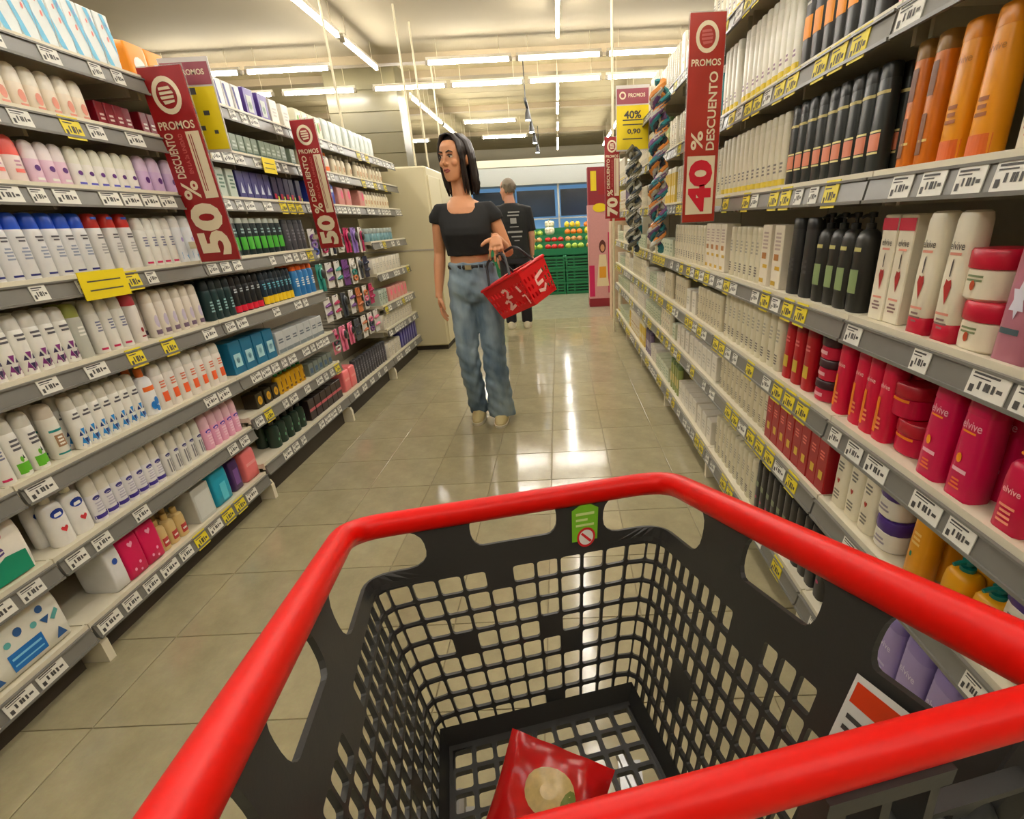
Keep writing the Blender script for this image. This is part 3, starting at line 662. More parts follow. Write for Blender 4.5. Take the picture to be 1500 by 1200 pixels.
kind('orangebot', 'sun_lotion', 'bottle', 'white bottle with orange band', 'bottle', .06, .045, .12, (232, 222, 206), (240, 130, 40), [((240, 110, 40), [R_(-.9, .9, .08, .3)])])
kind('bluepk', 'nappy_pack', 'package', 'blue pack with white and green print', 'pack', .1, .1, .13, (44, 62, 166), None, [((226, 230, 240), [R_(-.7, .7, .6, .75)]), ((120, 190, 70), [O_(-.3, .2, .4, .12)])])
kind('pinkmix', 'baby_wipes', 'package', 'pink and beige wipes pack', 'pack', .1, .1, .12, (206, 140, 130), None, [((236, 90, 130), [O_(.3, .6, .4, .25)])])
kind('tealjar', 'bath_jar', 'jar', 'grey blue glass jar', 'jar', .08, .08, .10, (110, 150, 156), (160, 170, 164), [])
kind('coralbox', 'soap_box', 'box', 'coral pink carton with white swirls', 'box', .075, .08, .16, (240, 158, 130), None, [((250, 214, 196), [[(-.7, .1), (-.4, .1), (.2, .9), (-.1, .9)], [(.2, .1), (.5, .1), (.9, .7), (.8, .9)]])])
kind('indigobox', 'soap_box', 'box', 'indigo carton with pale stripe', 'box', .07, .08, .16, (50, 44, 130), None, [((150, 150, 210), [R_(-.2, .2, .1, .9)])])
B = block
# ---------------------------------------------------------------- stock, left side
B('L', 0, -220, 166, 'bluebox'); B('L', 0, 170, 250, 'orangebag', inset=.03)
B('L', 1, -220, 138, 'creamtube'); B('L', 1, 145, 262, 'redbox', rows=1, inset=.06)
B('L', 2, -200, 48, 'coralstick'); B('L', 2, 52, 112, 'pinkstick', rows=2); B('L', 2, 114, 208, 'whitestick', rows=2); B('L', 2, 211, 262, 'lilacstick')
B('L', 3, -240, 62, 'bluecap', rows=2); B('L', 3, 66, 150, 'bluecap', rows=2); B('L', 3, 152, 214, 'redcap', rows=2); B('L', 3, 217, 266, 'whitecan', rows=2); B('L', 3, 268, 306, 'bluewave', rows=2)
B('L', 4, -240, 118, 'purptri', rows=2); B('L', 4, 121, 144, 'greencap', rows=2); B('L', 4, 147, 200, 'whitecan', rows=2); B('L', 4, 202, 218, 'redtop', rows=2); B('L', 4, 228, 302, 'creamcan', rows=2)
B('L', 5, -220, 26, 'whitecan'); B('L', 5, 28, 78, 'leafcan', rows=2); B('L', 5, 80, 116, 'sqcan', rows=2); B('L', 5, 120, 218, 'bluetri', rows=2); B('L', 5, 221, 238, 'flower', rows=2); B('L', 5, 240, 334, 'orsq', rows=2)
run('L', 6, zsurf('L', 6), .60, 1.143, 'bigpack', inset=.015); B('L', 6, 86, 142, 'heartpack', rows=2); B('L', 6, 145, 246, 'purpbar', rows=2); B('L', 6, 248, 304, 'stripe', rows=2); B('L', 6, 306, 372, 'pinkbox', rows=2)
run('L', 7, zsurf('L', 7), .62, 1.143, 'patpack', inset=.015); B('L', 7, 164, 178, 'sidepack', inset=.015); B('L', 7, 180, 236, 'magpack', inset=.015); B('L', 7, 239, 278, 'beigebot', rows=2); B('L', 7, 281, 312, 'greybox', inset=.015); B('L', 7, 314, 338, 'tealpack', inset=.015); B('L', 7, 340, 352, 'purpstrip'); B('L', 7, 354, 398, 'coralpack', inset=.015)
# bay between the banners
B('L', 0, 312, 352, 'whiteblue', zoff=0); B('L', 0, 354, 394, 'purplepk'); B('L', 0, 396, 424, 'whitebox')
B('L', 1, 312, 376, 'greygreen', stack=1); B('L', 1, 378, 430, 'mintbox' if 0 else 'greygreen', rows=2)
B('L', 2, 300, 346, 'mintbox'); B('L', 2, 348, 396, 'navybox'); B('L', 2, 398, 438, 'darkmix')
B('L', 3, 322, 345, 'whitecan'); B('L', 3, 347, 420, 'blackgreen'); B('L', 3, 422, 452, 'greyblack')
B('L', 4, 308, 346, 'darkteal', rows=2); B('L', 4, 348, 388, 'darkred', rows=2); B('L', 4, 390, 432, 'darkyel', rows=2); B('L', 4, 434, 464, 'blueorange', rows=2)
B('L', 5, 340, 402, 'tealbox'); B('L', 5, 404, 478, 'silverbox')
B('L', 6, 374, 408, 'goldlow', zoff=.04); B('L', 6, 410, 448, 'goldcan', zoff=.04); B('L', 6, 450, 490, 'lowgrey', zoff=.04)
B('L', 7, 404, 450, 'dkgreen', rows=2, zoff=.04); B('L', 7, 452, 498, 'dkpink', zoff=.04)
# behind the second banner
B('L', 0, 432, 470, 'greenpk'); B('L', 0, 472, 500, 'clearpk', rows=2)
B('L', 1, 440, 474, 'creambot'); B('L', 1, 476, 486, 'orangebot'); B('L', 1, 488, 508, 'creambot')
B('L', 2, 450, 490, 'bluepk'); B('L', 2, 492, 514, 'pinkmix')
B('L', 7, 502, 520, 'coralpack', zoff=.04); B('L', 7, 522, 566, 'greyblack', zoff=.04)
# last bay
B('L', 0, 503, 545, 'clearpk'); B('L', 1, 512, 540, 'creambot'); B('L', 1, 542, 560, 'whitebox' if 0 else 'creambot'); B('L', 2, 518, 532, 'pinkmix'); B('L', 2, 534, 570, 'creambot')
B('L', 3, 530, 574, 'tealjar'); B('L', 4, 538, 584, 'whitebox'); B('L', 5, 546, 566, 'mintbox'); B('L', 5, 568, 594, 'pinkmix'); B('L', 6, 554, 600, 'coralbox' if 0 else 'whitebox', zoff=.04); B('L', 7, 566, 585, 'whitebox', zoff=.04); B('L', 7, 586, 612, 'indigobox', zoff=.04)
# ---------------------------------------------------------------- kinds, right side
kind('wgold', 'conditioner_bottle', 'bottle', 'slim white conditioner bottle with yellow foot', 'slab', 0.044, 0.034, .235, (236, 232, 216), (228, 224, 208), [((224, 196, 40), [R_(-.95, .95, .04, .14)]), ((150, 120, 140), lines(-.5, .5, .2, .3, 2))], n=3)
kind('borange', 'shampoo_bottle', 'bottle', 'black shampoo bottle with orange label', 'slab', .056, .04, .238, (36, 36, 34), (28, 28, 28), [((240, 150, 20), [R_(-.8, .8, .3, .52)]), ((200, 200, 190), lines(-.5, .5, .62, .72, 2))], n=3)
kind('pinkwhite', 'shampoo_bottle', 'bottle', 'pink shampoo bottle', 'slab', .06, .04, .235, (226, 140, 160), (200, 100, 120), [(WHITE, [R_(-.7, .7, .3, .6)])], n=3)
kind('wplain', 'conditioner_bottle', 'bottle', 'slim cream conditioner bottle with yellow foot label', 'slab', 0.044, 0.034, .21, (216, 208, 184), (212, 204, 178), [((216, 190, 60), [R_(-.95, .95, .04, .12)]), ((120, 116, 110), lines(-.5, .5, .2, .36, 3))], n=3)
kind('blackgold', 'shampoo_bottle', 'bottle', 'black shampoo bottle with gold ring and rose label', 'slab', 0.05, 0.038, .215, (38, 42, 40), (30, 32, 30), [((214, 200, 130), [R_(-.9, .9, .73, .76)]), ((216, 130, 100), [R_(-.8, .8, .22, .38)]), ((230, 220, 150), [R_(-.8, .8, .19, .21), R_(-.8, .8, .39, .41)])], n=3)
kind('oilbrown', 'hair_oil_bottle', 'bottle', 'tall orange shampoo bottle with brown clear cap', 'slab', 0.043, 0.045, .222, (206, 110, 10), (150, 110, 50), [((120, 66, 20), [R_(-.85, .1, .1, .42), R_(-.5, .3, .55, .8)]), ((230, 200, 120), [R_(-.85, .6, .2, .22)])], n=3.2)
kind('orangetall', 'shampoo_bottle', 'bottle', 'glossy orange shampoo bottle with darker foot', 'slab', 0.049, 0.046, .218, (232, 150, 14), (224, 140, 20), [((214, 96, 4), [R_(-.97, .97, .02, .17)]), ((150, 80, 10), lines(-.6, .6, .28, .44, 3)), ((190, 120, 20), [dict(t='elvive', w=.034, h=.012, x=0, z=.74)])], n=3.2)
kind('heartbig', 'conditioner_bottle', 'bottle', 'broad cream bottle with dark red heart', 'bottle', .085, .055, .20, (234, 226, 206), (226, 218, 196), [((170, 30, 36), [H_(0, .3, .22, .05)]), ((150, 110, 110), lines(-.6, .6, .44, .6, 3)), ((190, 90, 90), lines(-.6, .6, .1, .2, 2))], n=3)
EL = [((172, 44, 40), [[(.05, .30), (.34, .44), (.22, .5), (.02, .485), (-.2, .5), (-.32, .44)]]), ((70, 60, 56), [O_(.0, .60, .07, .055), R_(-.05, .05, .52, .6)]), ((110, 104, 96), [dict(t='elvive', w=.032, h=.014, x=0, z=.75)]), ((226, 150, 130), [R_(-.5, .5, .68, .70), R_(-.6, .6, .22, .24)]), ((140, 110, 104), lines(-.6, .6, .1, .2, 3))]
kind('elbox', 'hair_care_box', 'box', 'white hair care carton with red top band and heart', 'box', 0.05, 0.06, .225, (234, 226, 204), None, EL+[((190, 14, 50), [R_(-1, 1, .86, .97)])])
kind('elbot', 'shampoo_bottle', 'bottle', 'white shampoo bottle standing on a red cap', 'upcap', 0.053, 0.045, .23, (234, 226, 204), (192, 16, 50), EL, n=3.4)
kind('eljar', 'hair_mask_jar', 'jar', 'white hair mask jar with red lid', 'jar', .085, .085, .085, (232, 222, 198), (194, 14, 50), [((180, 70, 30), [O_(0, .3, .12, .1)]), ((120, 130, 90), lines(-.4, .4, .36, .52, 2))])
kind('mauve', 'hair_serum_tube', 'bottle', 'mauve shampoo bottle with snowflake mark', 'slab', .062, .045, .232, (176, 112, 128), (196, 150, 160), [((216, 214, 228), [T_(0, .36, .4, .2), Tn(0, .3, .4, .2)]), ((70, 90, 96), [R_(-.6, .5, .2, .24)])], n=3.2)
kind('lilacb', 'shampoo_bottle', 'bottle', 'pink lilac shampoo bottle with violet foot', 'slab', .062, .045, .225, (214, 160, 176), (120, 180, 190), [((130, 60, 170), [R_(-.97, .97, .02, .2)]), ((80, 120, 120), [R_(-.5, .5, .34, .4)])], n=3.2)
kind('creamgold', 'hair_dye_box', 'box', 'cream carton with gold and brown marks', 'box', .07, .06, .20, (230, 220, 200), None, [((170, 110, 50), [R_(-.6, .4, .45, .55)]), ((200, 160, 40), [R_(-.2, .8, .3, .36), R_(-.8, .2, .05, .12)]), ((190, 170, 160), lines(-.7, .7, .6, .9, 5))])
kind('blackplain', 'shampoo_bottle', 'bottle', 'plain black shampoo bottle', 'slab', .06, .042, .22, (40, 40, 40), (30, 30, 30), [((70, 70, 70), lines(-.5, .5, .3, .5, 3))], n=3)
kind('blackpump', 'styling_bottle', 'bottle', 'black bottle with pump and gold green label', 'bottle', 0.056, 0.048, .232, (38, 38, 34), (24, 24, 24), [((196, 190, 120), [R_(-.5, .5, .62, .66)]), ((130, 150, 100), [R_(-.6, .6, .2, .44)])], extra='pump', n=3)
kind('wmany', 'conditioner_bottle', 'bottle', 'pale cream conditioner bottle with grey print', 'slab', .048, .036, .19, (216, 208, 182), (210, 202, 174), [((110, 104, 96), lines(-.55, .55, .1, .3, 4)), ((170, 166, 150), lines(-.5, .5, .5, .75, 4))], n=3)
kind('wshort', 'conditioner_bottle', 'bottle', 'short cream conditioner bottle with grey print', 'slab', .048, .036, .16, (212, 202, 174), (206, 196, 168), [((120, 112, 100), lines(-.55, .55, .1, .3, 4)), ((160, 150, 130), lines(-.5, .5, .5, .75, 4))], n=3)
kind('redgold', 'hair_spray', 'bottle', 'crimson bottle with gold label', 'slab', .05, .04, 0.188, (176, 14, 30), (150, 14, 30), [((206, 176, 60), [R_(-.5, .6, .2, .4)]), ((220, 120, 120), lines(-.6, .6, .62, .74, 2))], n=3)
kind('redjars', 'hair_mask_jar', 'jar', 'crimson hair mask jar with dark lid', 'jar', .075, .075, .06, (196, 24, 60), (60, 30, 36), [((230, 170, 180), [R_(-.5, .5, .25, .42)])])
kind('magred', 'shampoo_bottle', 'bottle', 'bright magenta shampoo bottle with orange shoulder line', 'slab', 0.05, 0.044, 0.188, (214, 12, 62), (206, 12, 62), [((244, 130, 20), [R_(-.98, .4, .965, .985), [(-.8, .1), (-.7, .1), (-.2, .55), (-.32, .55)]]), ((246, 190, 190), [dict(t='elvive', w=.030, h=.012, x=0, z=.70)]), ((240, 140, 90), lines(-.6, .4, .14, .32, 3))], n=3.4)
kind('maglarge', 'shampoo_bottle', 'bottle', 'large magenta shampoo bottle with orange circle', 'slab', 0.062, 0.055, 0.19, (206, 8, 78), (196, 8, 72), [((246, 150, 20), [O_(-.2, .42, .18, .05), R_(-.5, .4, .68, .70)]), ((244, 184, 196), [dict(t='elvive', w=.040, h=.016, x=0, z=.76), R_(-.5, .5, .28, .32)]), ((236, 120, 60), lines(-.5, .4, .10, .22, 3))], n=3.4)
kind('magjar', 'hair_mask_jar', 'jar', 'magenta hair mask jar with orange line on the lid', 'jar', .085, .085, .075, (196, 10, 60), (176, 20, 40), [((236, 130, 20), [R_(-.6, .6, .5, .58)])])
kind('magpump', 'hair_cream_bottle', 'bottle', 'magenta bottle with orange pump', 'bottle', 0.058, 0.05, 0.152, (206, 10, 70), (240, 140, 20), [((246, 190, 190), [dict(t='elvive', w=.032, h=.012, x=0, z=.5)]), ((240, 150, 120), lines(-.5, .5, .1, .34, 4))], extra='pump', n=3)
kind('orangejar', 'hair_mask_jar', 'jar', 'coral jar with orange lid', 'jar', .085, .085, .09, (230, 80, 70), (244, 140, 20), [((250, 190, 170), lines(-.5, .5, .2, .45, 3))])
kind('dredbox', 'hair_dye_box', 'box', 'dark red hair dye carton with gold window', 'box', 0.05, 0.05, .162, (156, 12, 26), None, [((214, 180, 60), [R_(-.3, .5, .24, .40)]), ((230, 120, 110), lines(-.6, .5, .6, .78, 3))])
kind('wheart', 'shampoo_bottle', 'bottle', 'white bottle with small red heart', 'slab', .056, .042, .164, (232, 224, 200), (226, 216, 190), [((180, 60, 40), [H_(0, .45, .2, .05)]), ((120, 116, 106), lines(-.5, .5, .62, .8, 3)), ((130, 124, 110), lines(-.5, .5, .12, .3, 3))], n=3.2)
kind('purpjar', 'hair_mask_jar', 'jar', 'white jar with violet lid', 'jar', .075, .075, .08, (226, 220, 206), (70, 40, 120), [((150, 140, 150), lines(-.5, .5, .2, .45, 2))])
kind('amber', 'shampoo_bottle', 'bottle', 'amber yellow shampoo bottle with green dot', 'slab', 0.054, 0.05, .168, (222, 150, 16), (216, 140, 16), [((30, 130, 90), [O_(-.2, .36, .12, .04)]), ((240, 200, 120), lines(-.5, .5, .5, .7, 3))], n=3)
kind('ambpump', 'hair_cream_bottle', 'bottle', 'amber bottle with teal pump', 'bottle', 0.058, 0.055, 0.132, (226, 158, 14), (10, 120, 110), [((242, 200, 90), lines(-.5, .5, .2, .5, 3))], extra='pump', n=3)
kind('browntube', 'hair_cream_tube', 'tube', 'brownish pink tube', 'tube', .07, .05, .15, (196, 140, 110), (170, 110, 90), [((226, 180, 150), lines(-.5, .5, .3, .6, 3))])
kind('dkbottle', 'styling_bottle', 'bottle', 'black styling bottle with pink dot', 'slab', .045, .04, .21, (44, 40, 38), (30, 28, 28), [((190, 70, 110), [O_(0, .28, .3, .03)]), ((130, 140, 110), [R_(-.5, .5, .5, .6)])], n=3)
kind('lilacbot', 'shampoo_bottle', 'bottle', 'lilac shampoo bottle', 'slab', .075, .055, .215, (170, 154, 208), (150, 134, 196), [((220, 214, 236), [dict(t='elvive', w=.044, h=.018, x=0, z=.62)]), ((206, 198, 230), lines(-.5, .5, .2, .4, 3))], n=3.2)
kind('greenmix', 'shower_gel', 'bottle', 'green and gold shower gel bottle', 'slab', .055, .04, .2, (150, 160, 90), (96, 120, 70), [((214, 200, 130), [R_(-.7, .7, .25, .55)])], n=3)
kind('violetmix', 'shower_gel', 'bottle', 'grey violet shower gel bottle', 'slab', .055, .04, .195, (112, 96, 124), (70, 60, 90), [((190, 180, 190), [R_(-.7, .7, .25, .55)])], n=3)
kind('tealmix', 'shower_gel', 'bottle', 'teal shower gel bottle', 'slab', .055, .04, .2, (30, 120, 130), (220, 220, 210), [((190, 220, 210), [R_(-.7, .7, .25, .5)])], n=3)
kind('yellowmix', 'shower_gel', 'bottle', 'yellow shower gel bottle', 'slab', .055, .04, .2, (222, 190, 80), (230, 224, 200), [((236, 226, 190), [R_(-.7, .7, .25, .5)])], n=3)
kind('brownmix', 'shower_gel', 'bottle', 'brown beige shower gel bottle', 'slab', .052, .04, .19, (150, 128, 100), (110, 90, 70), [((206, 194, 170), [R_(-.7, .7, .2, .55)])], n=3)
kind('lowwhite', 'soap_carton', 'box', 'low pale green carton', 'box', .08, .1, .1, (200, 206, 180), None, [((150, 170, 140), lines(-.7, .7, .2, .8, 3))])
# ---------------------------------------------------------------- stock, right side
def RY(lev, y0, y1, key, rows=1, stack=1, inset=.022, gap=1.05): run('R', lev, zsurf('R', lev), y0, y1, key, rows, gap, inset, stack)
B('R', 1, 1168, 1058, 'wgold', rows=2); B('R', 1, 1300, 1172, 'borange', rows=2); B('R', 1, 1420, 1312, 'pinkwhite')
B('R', 2, 1148, 1058, 'wplain', rows=2); B('R', 2, 1284, 1150, 'blackgold', rows=2); B('R', 2, 1362, 1287, 'oilbrown'); B('R', 2, 1452, 1366, 'orangetall'); B('R', 2, 1600, 1456, 'heartbig')
B('R', 3, 1112, 1062, 'wmany', rows=2); B('R', 3, 1148, 1114, 'creamgold'); B('R', 3, 1186, 1150, 'blackplain', rows=2); B('R', 3, 1256, 1188, 'blackpump'); B('R', 3, 1320, 1260, 'elbox', inset=.03); B('R', 3, 1398, 1322, 'elbot', inset=.012); B('R', 3, 1446, 1404, 'eljar', stack=2, inset=.012); B('R', 3, 1496, 1450, 'mauve', inset=.012); B('R', 3, 1600, 1500, 'lilacb', inset=.012)
B('R', 4, 1142, 1104, 'wmany', rows=2); B('R', 4, 1186, 1145, 'redgold', rows=2); B('R', 4, 1222, 1188, 'redjars', stack=3); B('R', 4, 1296, 1226, 'magred', rows=2); B('R', 4, 1332, 1300, 'magjar', stack=2, inset=.03); B('R', 4, 1428, 1338, 'maglarge', rows=2, inset=.012); B('R', 4, 1516, 1434, 'magpump', inset=.012); B('R', 4, 1600, 1522, 'orangejar', stack=2, inset=.012)
B('R', 5, 1214, 1126, 'dredbox', inset=.012); B('R', 5, 1276, 1218, 'wheart', rows=2); B('R', 5, 1306, 1280, 'purpjar', stack=2); B('R', 5, 1360, 1310, 'amber', rows=2); B('R', 5, 1448, 1364, 'ambpump', inset=.012, rows=2); B('R', 5, 1500, 1452, 'purpjar', stack=2); B('R', 5, 1600, 1504, 'browntube')
B('R', 6, 1200, 1105, 'dkbottle', rows=2); RY(6, .30, .96, 'lilacbot', rows=2)
B('R', 0, 1140, 1062, 'wgold'); RY(0, 1.2, 1.7, 'borange')
RY(6, 1.42, 2.13, 'wmany', rows=2); RY(5, 1.42, 2.13, 'wshort', rows=2); RY(4, 1.66, 2.13, 'wmany', rows=2)
KS = ['wshort', 'wmany', 'greenmix', 'violetmix', 'tealmix', 'yellowmix', 'brownmix', 'wplain', 'wheart', 'lowwhite', 'creamgold', 'whitebox']
kr = random.Random(5)
for bi in (3, 4, 5, 6):
    for lev in range(7):
        y = RB[bi][0]+.02
        hmax = (RZ[lev-1]-RZ[lev]-RAIL-.02) if lev else .3
        while y < RB[bi][1]-.12:
            L_ = kr.uniform(.22, .5); y2 = min(y+L_, RB[bi][1]-.02)
            pool = [k for k in KS if KIND[k]['h'] < hmax]
            wts = [(5 if k in ('wmany', 'wheart', 'wshort') else 2.4) if bi < 5 else (2.5 if k in ('wmany',) else 2) for k in pool]
            k = kr.choices(pool, wts)[0]
            RY(lev, y, y2, k, rows=1)
            y = y2+.012
# second pieces missing in the near bays above the eye line
B('L', 5, 480, 498, 'silverbox') if 0 else None
RY(3, 1.06, 1.152, 'blackpump'); RY(4, 1.10, 1.152, 'redgold'); RY(2, 1.09, 1.15, 'blackgold')
# the rest of the nearest right unit, beside the photographer
RY(1, .2, .9, 'pinkwhite'); RY(2, .2, .66, 'heartbig'); RY(3, .2, .56, 'lilacb', inset=.012); RY(4, .2, .50, 'orangejar', inset=.012); RY(5, .2, .5, 'browntube'); RY(0, .2, 1.15, 'wgold')
# ================================================================ SHOPPING TROLLEY
CB = Vector((.02, .42, 0))                                  # base of the trolley
LF, RF = Vector((-.357, .642, .80)), Vector((.171, .752, .80))
LR, RR = Vector((-.191, .097, .985)), Vector((.284, .189, .985))
FL, FR = Vector((-.246, .572, .40)), Vector((.096, .646, .40))
BL, BR = Vector((-.158, .161, .40)), Vector((.222, .247, .40))
m_red = mat('trolley_red_plastic', (214, 8, 0), .40, var=.01, spec=.3)
m_dark = mat('trolley_dark_plastic', (46, 46, 44), .42, var=.08, scale=200, bump=.05)
m_chrome = mat('trolley_steel', (150, 150, 150), .3, metal=.9)
m_rubber = mat('wheel_rubber', (40, 40, 42), .6)
cart = empty('shopping_trolley', CB); tag(cart, 'dark grey plastic shopping trolley with bright red rim and handle', 'shopping cart')
def L3(a, b, t): return a+(b-a)*t
def rounded(pts, rad, n=8):
    out = [pts[0]]
    for i in range(1, len(pts)-1):
        p, a, b = pts[i], pts[i-1], pts[i+1]
        ra = min(rad, (a-p).length*.45, (b-p).length*.45)
        q0 = p+(a-p).normalized()*ra; q1 = p+(b-p).normalized()*ra
        for k in range(n+1):
            t = k/n; out.append(q0*(1-t)**2+p*2*t*(1-t)+q1*t*t)
    out.append(pts[-1])
    return out
class Path:
    """polyline addressed by corner parameter: 0..1 left side (rear to front), 1..2 front, 2..3 right side"""
    def __init__(s, P, rad):
        s.P = P; s.rad = rad
    def at(s, u):
        P = s.P; i = min(2, int(u)); f = u-i
        p = L3(P[i], P[i+1], f)
        for c in (1, 2):                                   # round the two front corners
            l0 = (P[c]-P[c-1]).length; l1 = (P[c+1]-P[c]).length
            d = (u-c)*(l1 if u > c else l0)
            if abs(d) < s.rad:
                q0 = P[c]+(P[c-1]-P[c]).normalized()*s.rad; q1 = P[c]+(P[c+1]-P[c]).normalized()*s.rad
                t = (d/s.rad+1)/2
                p = q0*(1-t)**2+P[c]*2*t*(1-t)+q1*t*t
        return p
top = Path([LR, LF, RF, RR], .055); bot = Path([BL, FL, FR, BR], .035)
def W(u, v): return L3(top.at(u), bot.at(u), v)-CB
wall = bmesh.new(); wv = {}
def wvert(u, v):
    k = (round(u, 4), round(v, 4))
    if k not in wv: wv[k] = wall.verts.new(W(u, v))
    return wv[k]
def quad(u0, u1, v0, v1, nu=1, nv=1):
    for i in range(nu):
        for j in range(nv):
            a, b = u0+(u1-u0)*i/nu, u0+(u1-u0)*(i+1)/nu; c, d = v0+(v1-v0)*j/nv, v0+(v1-v0)*(j+1)/nv
            try: wall.faces.new((wvert(a, c), wvert(b, c), wvert(b, d), wvert(a, d)))
            except ValueError: pass
def ring(u0, u1, v0, v1, h0, h1, g0, g1, r, nu=1, ns=3, rv=None):
    """cell u0..u1 x v0..v1 with a rounded hole h0..h1 x g0..g1; r corner radius as a share of the hole"""
    du, dv = (h1-h0)*r, (g1-g0)*(rv or r)
    inner = []; outer = []
    def corner(cu, cv, a0, ou, ov):
        for k in range(ns+1):
            a = a0+math.pi/2*k/ns
            inner.append((cu+du*math.cos(a), cv+dv*math.sin(a)))
            outer.append((ou, ov))
    def edge(pa, pb, oa, ob):
        for k in range(1, nu):
            t = k/nu; inner.append((pa[0]+(pb[0]-pa[0])*t, pa[1]+(pb[1]-pa[1])*t)); outer.append((oa[0]+(ob[0]-oa[0])*t, oa[1]+(ob[1]-oa[1])*t))
    corner(h1-du, g1-dv, 0, u1, v1); edge((h1-du, g1), (h0+du, g1), (u1, v1), (u0, v1))
    corner(h0+du, g1-dv, math.pi/2, u0, v1)
    corner(h0+du, g0+dv, math.pi, u0, v0); edge((h0+du, g0), (h1-du, g0), (u0, v0), (u1, v0))
    corner(h1-du, g0+dv, 1.5*math.pi, u1, v0)
    n = len(inner)
    for i in range(n):
        j = (i+1) % n
        vs = [wvert(*inner[i]), wvert(*inner[j])]
        o1, o0 = wvert(*outer[j]), wvert(*outer[i])
        vs.append(o1)
        if o0 is not o1: vs.append(o0)
        if len(set(vs)) < 3: continue
        try: wall.faces.new(vs)
        except ValueError: pass
# upper band with the large hand openings (u ranges over left 0-1, front 1-2, right 2-3); v 0 at the rim
VB = .235
holes = [(.03, .17, .02, .14), (.26, .50, .03, .155), (.63, 1.20, .035, .195), (1.345, 1.625, .02, .15), (1.785, 2.275, .025, .19), (2.45, 2.69, .035, .16), (2.80, 2.975, .03, .145)]
edges = [0]+[(holes[i][1]+holes[i+1][0])/2 for i in range(len(holes)-1)]+[3]
for i, (h0, h1, g0, g1) in enumerate(holes):
    ring(edges[i], edges[i+1], -.02, VB, h0, h1, g0, g1, .12, nu=14 if i in (2, 4) else 4, ns=4, rv=.4)
# lattice
cols = [.10+i*(.985-.10)/15 for i in range(16)]
us = [0.0]+[.10+i*.06 for i in range(15)]+[.97]
us_f = [1.03+i*(.94/11) for i in range(12)]
us_r = [2.03]+[2.06+i*.0585 for i in range(14)]
U = [.08+i*(.89/15) for i in range(16)]+us_f+[2.03+i*(.83/15) for i in range(16)]
rows = [VB+.02+i*((.965-VB-.02)/8) for i in range(9)]
quad(0, 3, VB, rows[0], 60, 1)
quad(0, U[0], rows[0], rows[-1], 2, 8); quad(U[-1], 3, rows[0], rows[-1], 4, 8)
quad(0, 3, rows[-1], 1.0, 60, 1)
solid = {('f', 2, 3), ('f', 6, 3), ('f', 7, 4), ('f', 6, 7), ('r', 4, 4), ('r', 4, 5), ('r', 5, 4), ('l', 9, 5), ('l', 4, 3), ('f', 4, 0), ('r', 8, 0), ('r', 9, 0), ('r', 13, 0), ('r', 14, 0), ('r', 14, 1), ('l', 0, 0), ('l', 1, 0), ('l', 2, 0), ('l', 6, 0), ('l', 7, 0)}
for i in range(len(U)-1):
    u0, u1 = U[i], U[i+1]
    sd, ix = ('l', i) if u1 <= 1 else (('c', i) if u0 < 1 else (('f', i-16) if u1 <= 2 else (('c', i) if u0 < 2 else ('r', i-28))))
    for j in range(8):
        v0, v1 = rows[j], rows[j+1]
        if (sd, ix, j) in solid: quad(u0, u1, v0, v1); continue
        e = .085 if sd != 'f' else .065
        f_ = .085
        ring(u0, u1, v0, v1, u0+(u1-u0)*e, u1-(u1-u0)*e, v0+(v1-v0)*f_, v1-(v1-v0)*f_, .14, ns=2)
bmesh.ops.remove_doubles(wall, verts=wall.verts, dist=.0003)
bmesh.ops.recalc_face_normals(wall, faces=wall.faces)
me = bpy.data.meshes.new('basket'); wall.to_mesh(me); wall.free(); me.materials.append(m_dark)
bk = link('basket', me, cart)
so = bk.modifiers.new('thickness', 'SOLIDIFY'); so.thickness = .0065; so.offset = 0
# basket floor: raised edge and lattice
wall = bmesh.new(); wv = {}
def W(u, v): return L3(L3(FL, FR, u), L3(BL, BR, u), v)-CB
qd = [(0, 1, 0, .055), (0, 1, .955, 1), (0, .05, .055, .955), (.95, 1, .055, .955)]
nu_, nv_ = 9, 11
ua = [.05+.9*i/nu_ for i in range(nu_+1)]; va = [.055+.9*j/nv_ for j in range(nv_+1)]
for a in qd: quad(*a)
for i in range(nu_):
    for j in range(nv_):
        u0, u1, v0, v1 = ua[i], ua[i+1], va[j], va[j+1]
        ring(u0, u1, v0, v1, u0+(u1-u0)*.10, u1-(u1-u0)*.10, v0+(v1-v0)*.10, v1-(v1-v0)*.10, .12, ns=2)
bmesh.ops.remove_doubles(wall, verts=wall.verts, dist=.0003); bmesh.ops.recalc_face_normals(wall, faces=wall.faces)
me = bpy.data.meshes.new('basket_floor'); wall.to_mesh(me); wall.free(); me.materials.append(m_dark)
bf = link('basket_floor', me, cart); so = bf.modifiers.new('thickness', 'SOLIDIFY'); so.thickness = .011; so.offset = 0
# moulded slope where the walls meet the floor
b = MB(); inner = [L3(p, (FL+FR+BL+BR)/4, .07)+Vector((0, 0, .004)) for p in (BL, FL, FR, BR)]
outer = [p+Vector((0, 0, .035)) for p in (BL, FL, FR, BR)]
P8 = [p-CB for p in inner]+[p-CB for p in outer]
b.add(P8, [(0, 1, 5, 4), (1, 2, 6, 5), (2, 3, 7, 6)])
b.build('floor_curb', m_dark, cart, False)
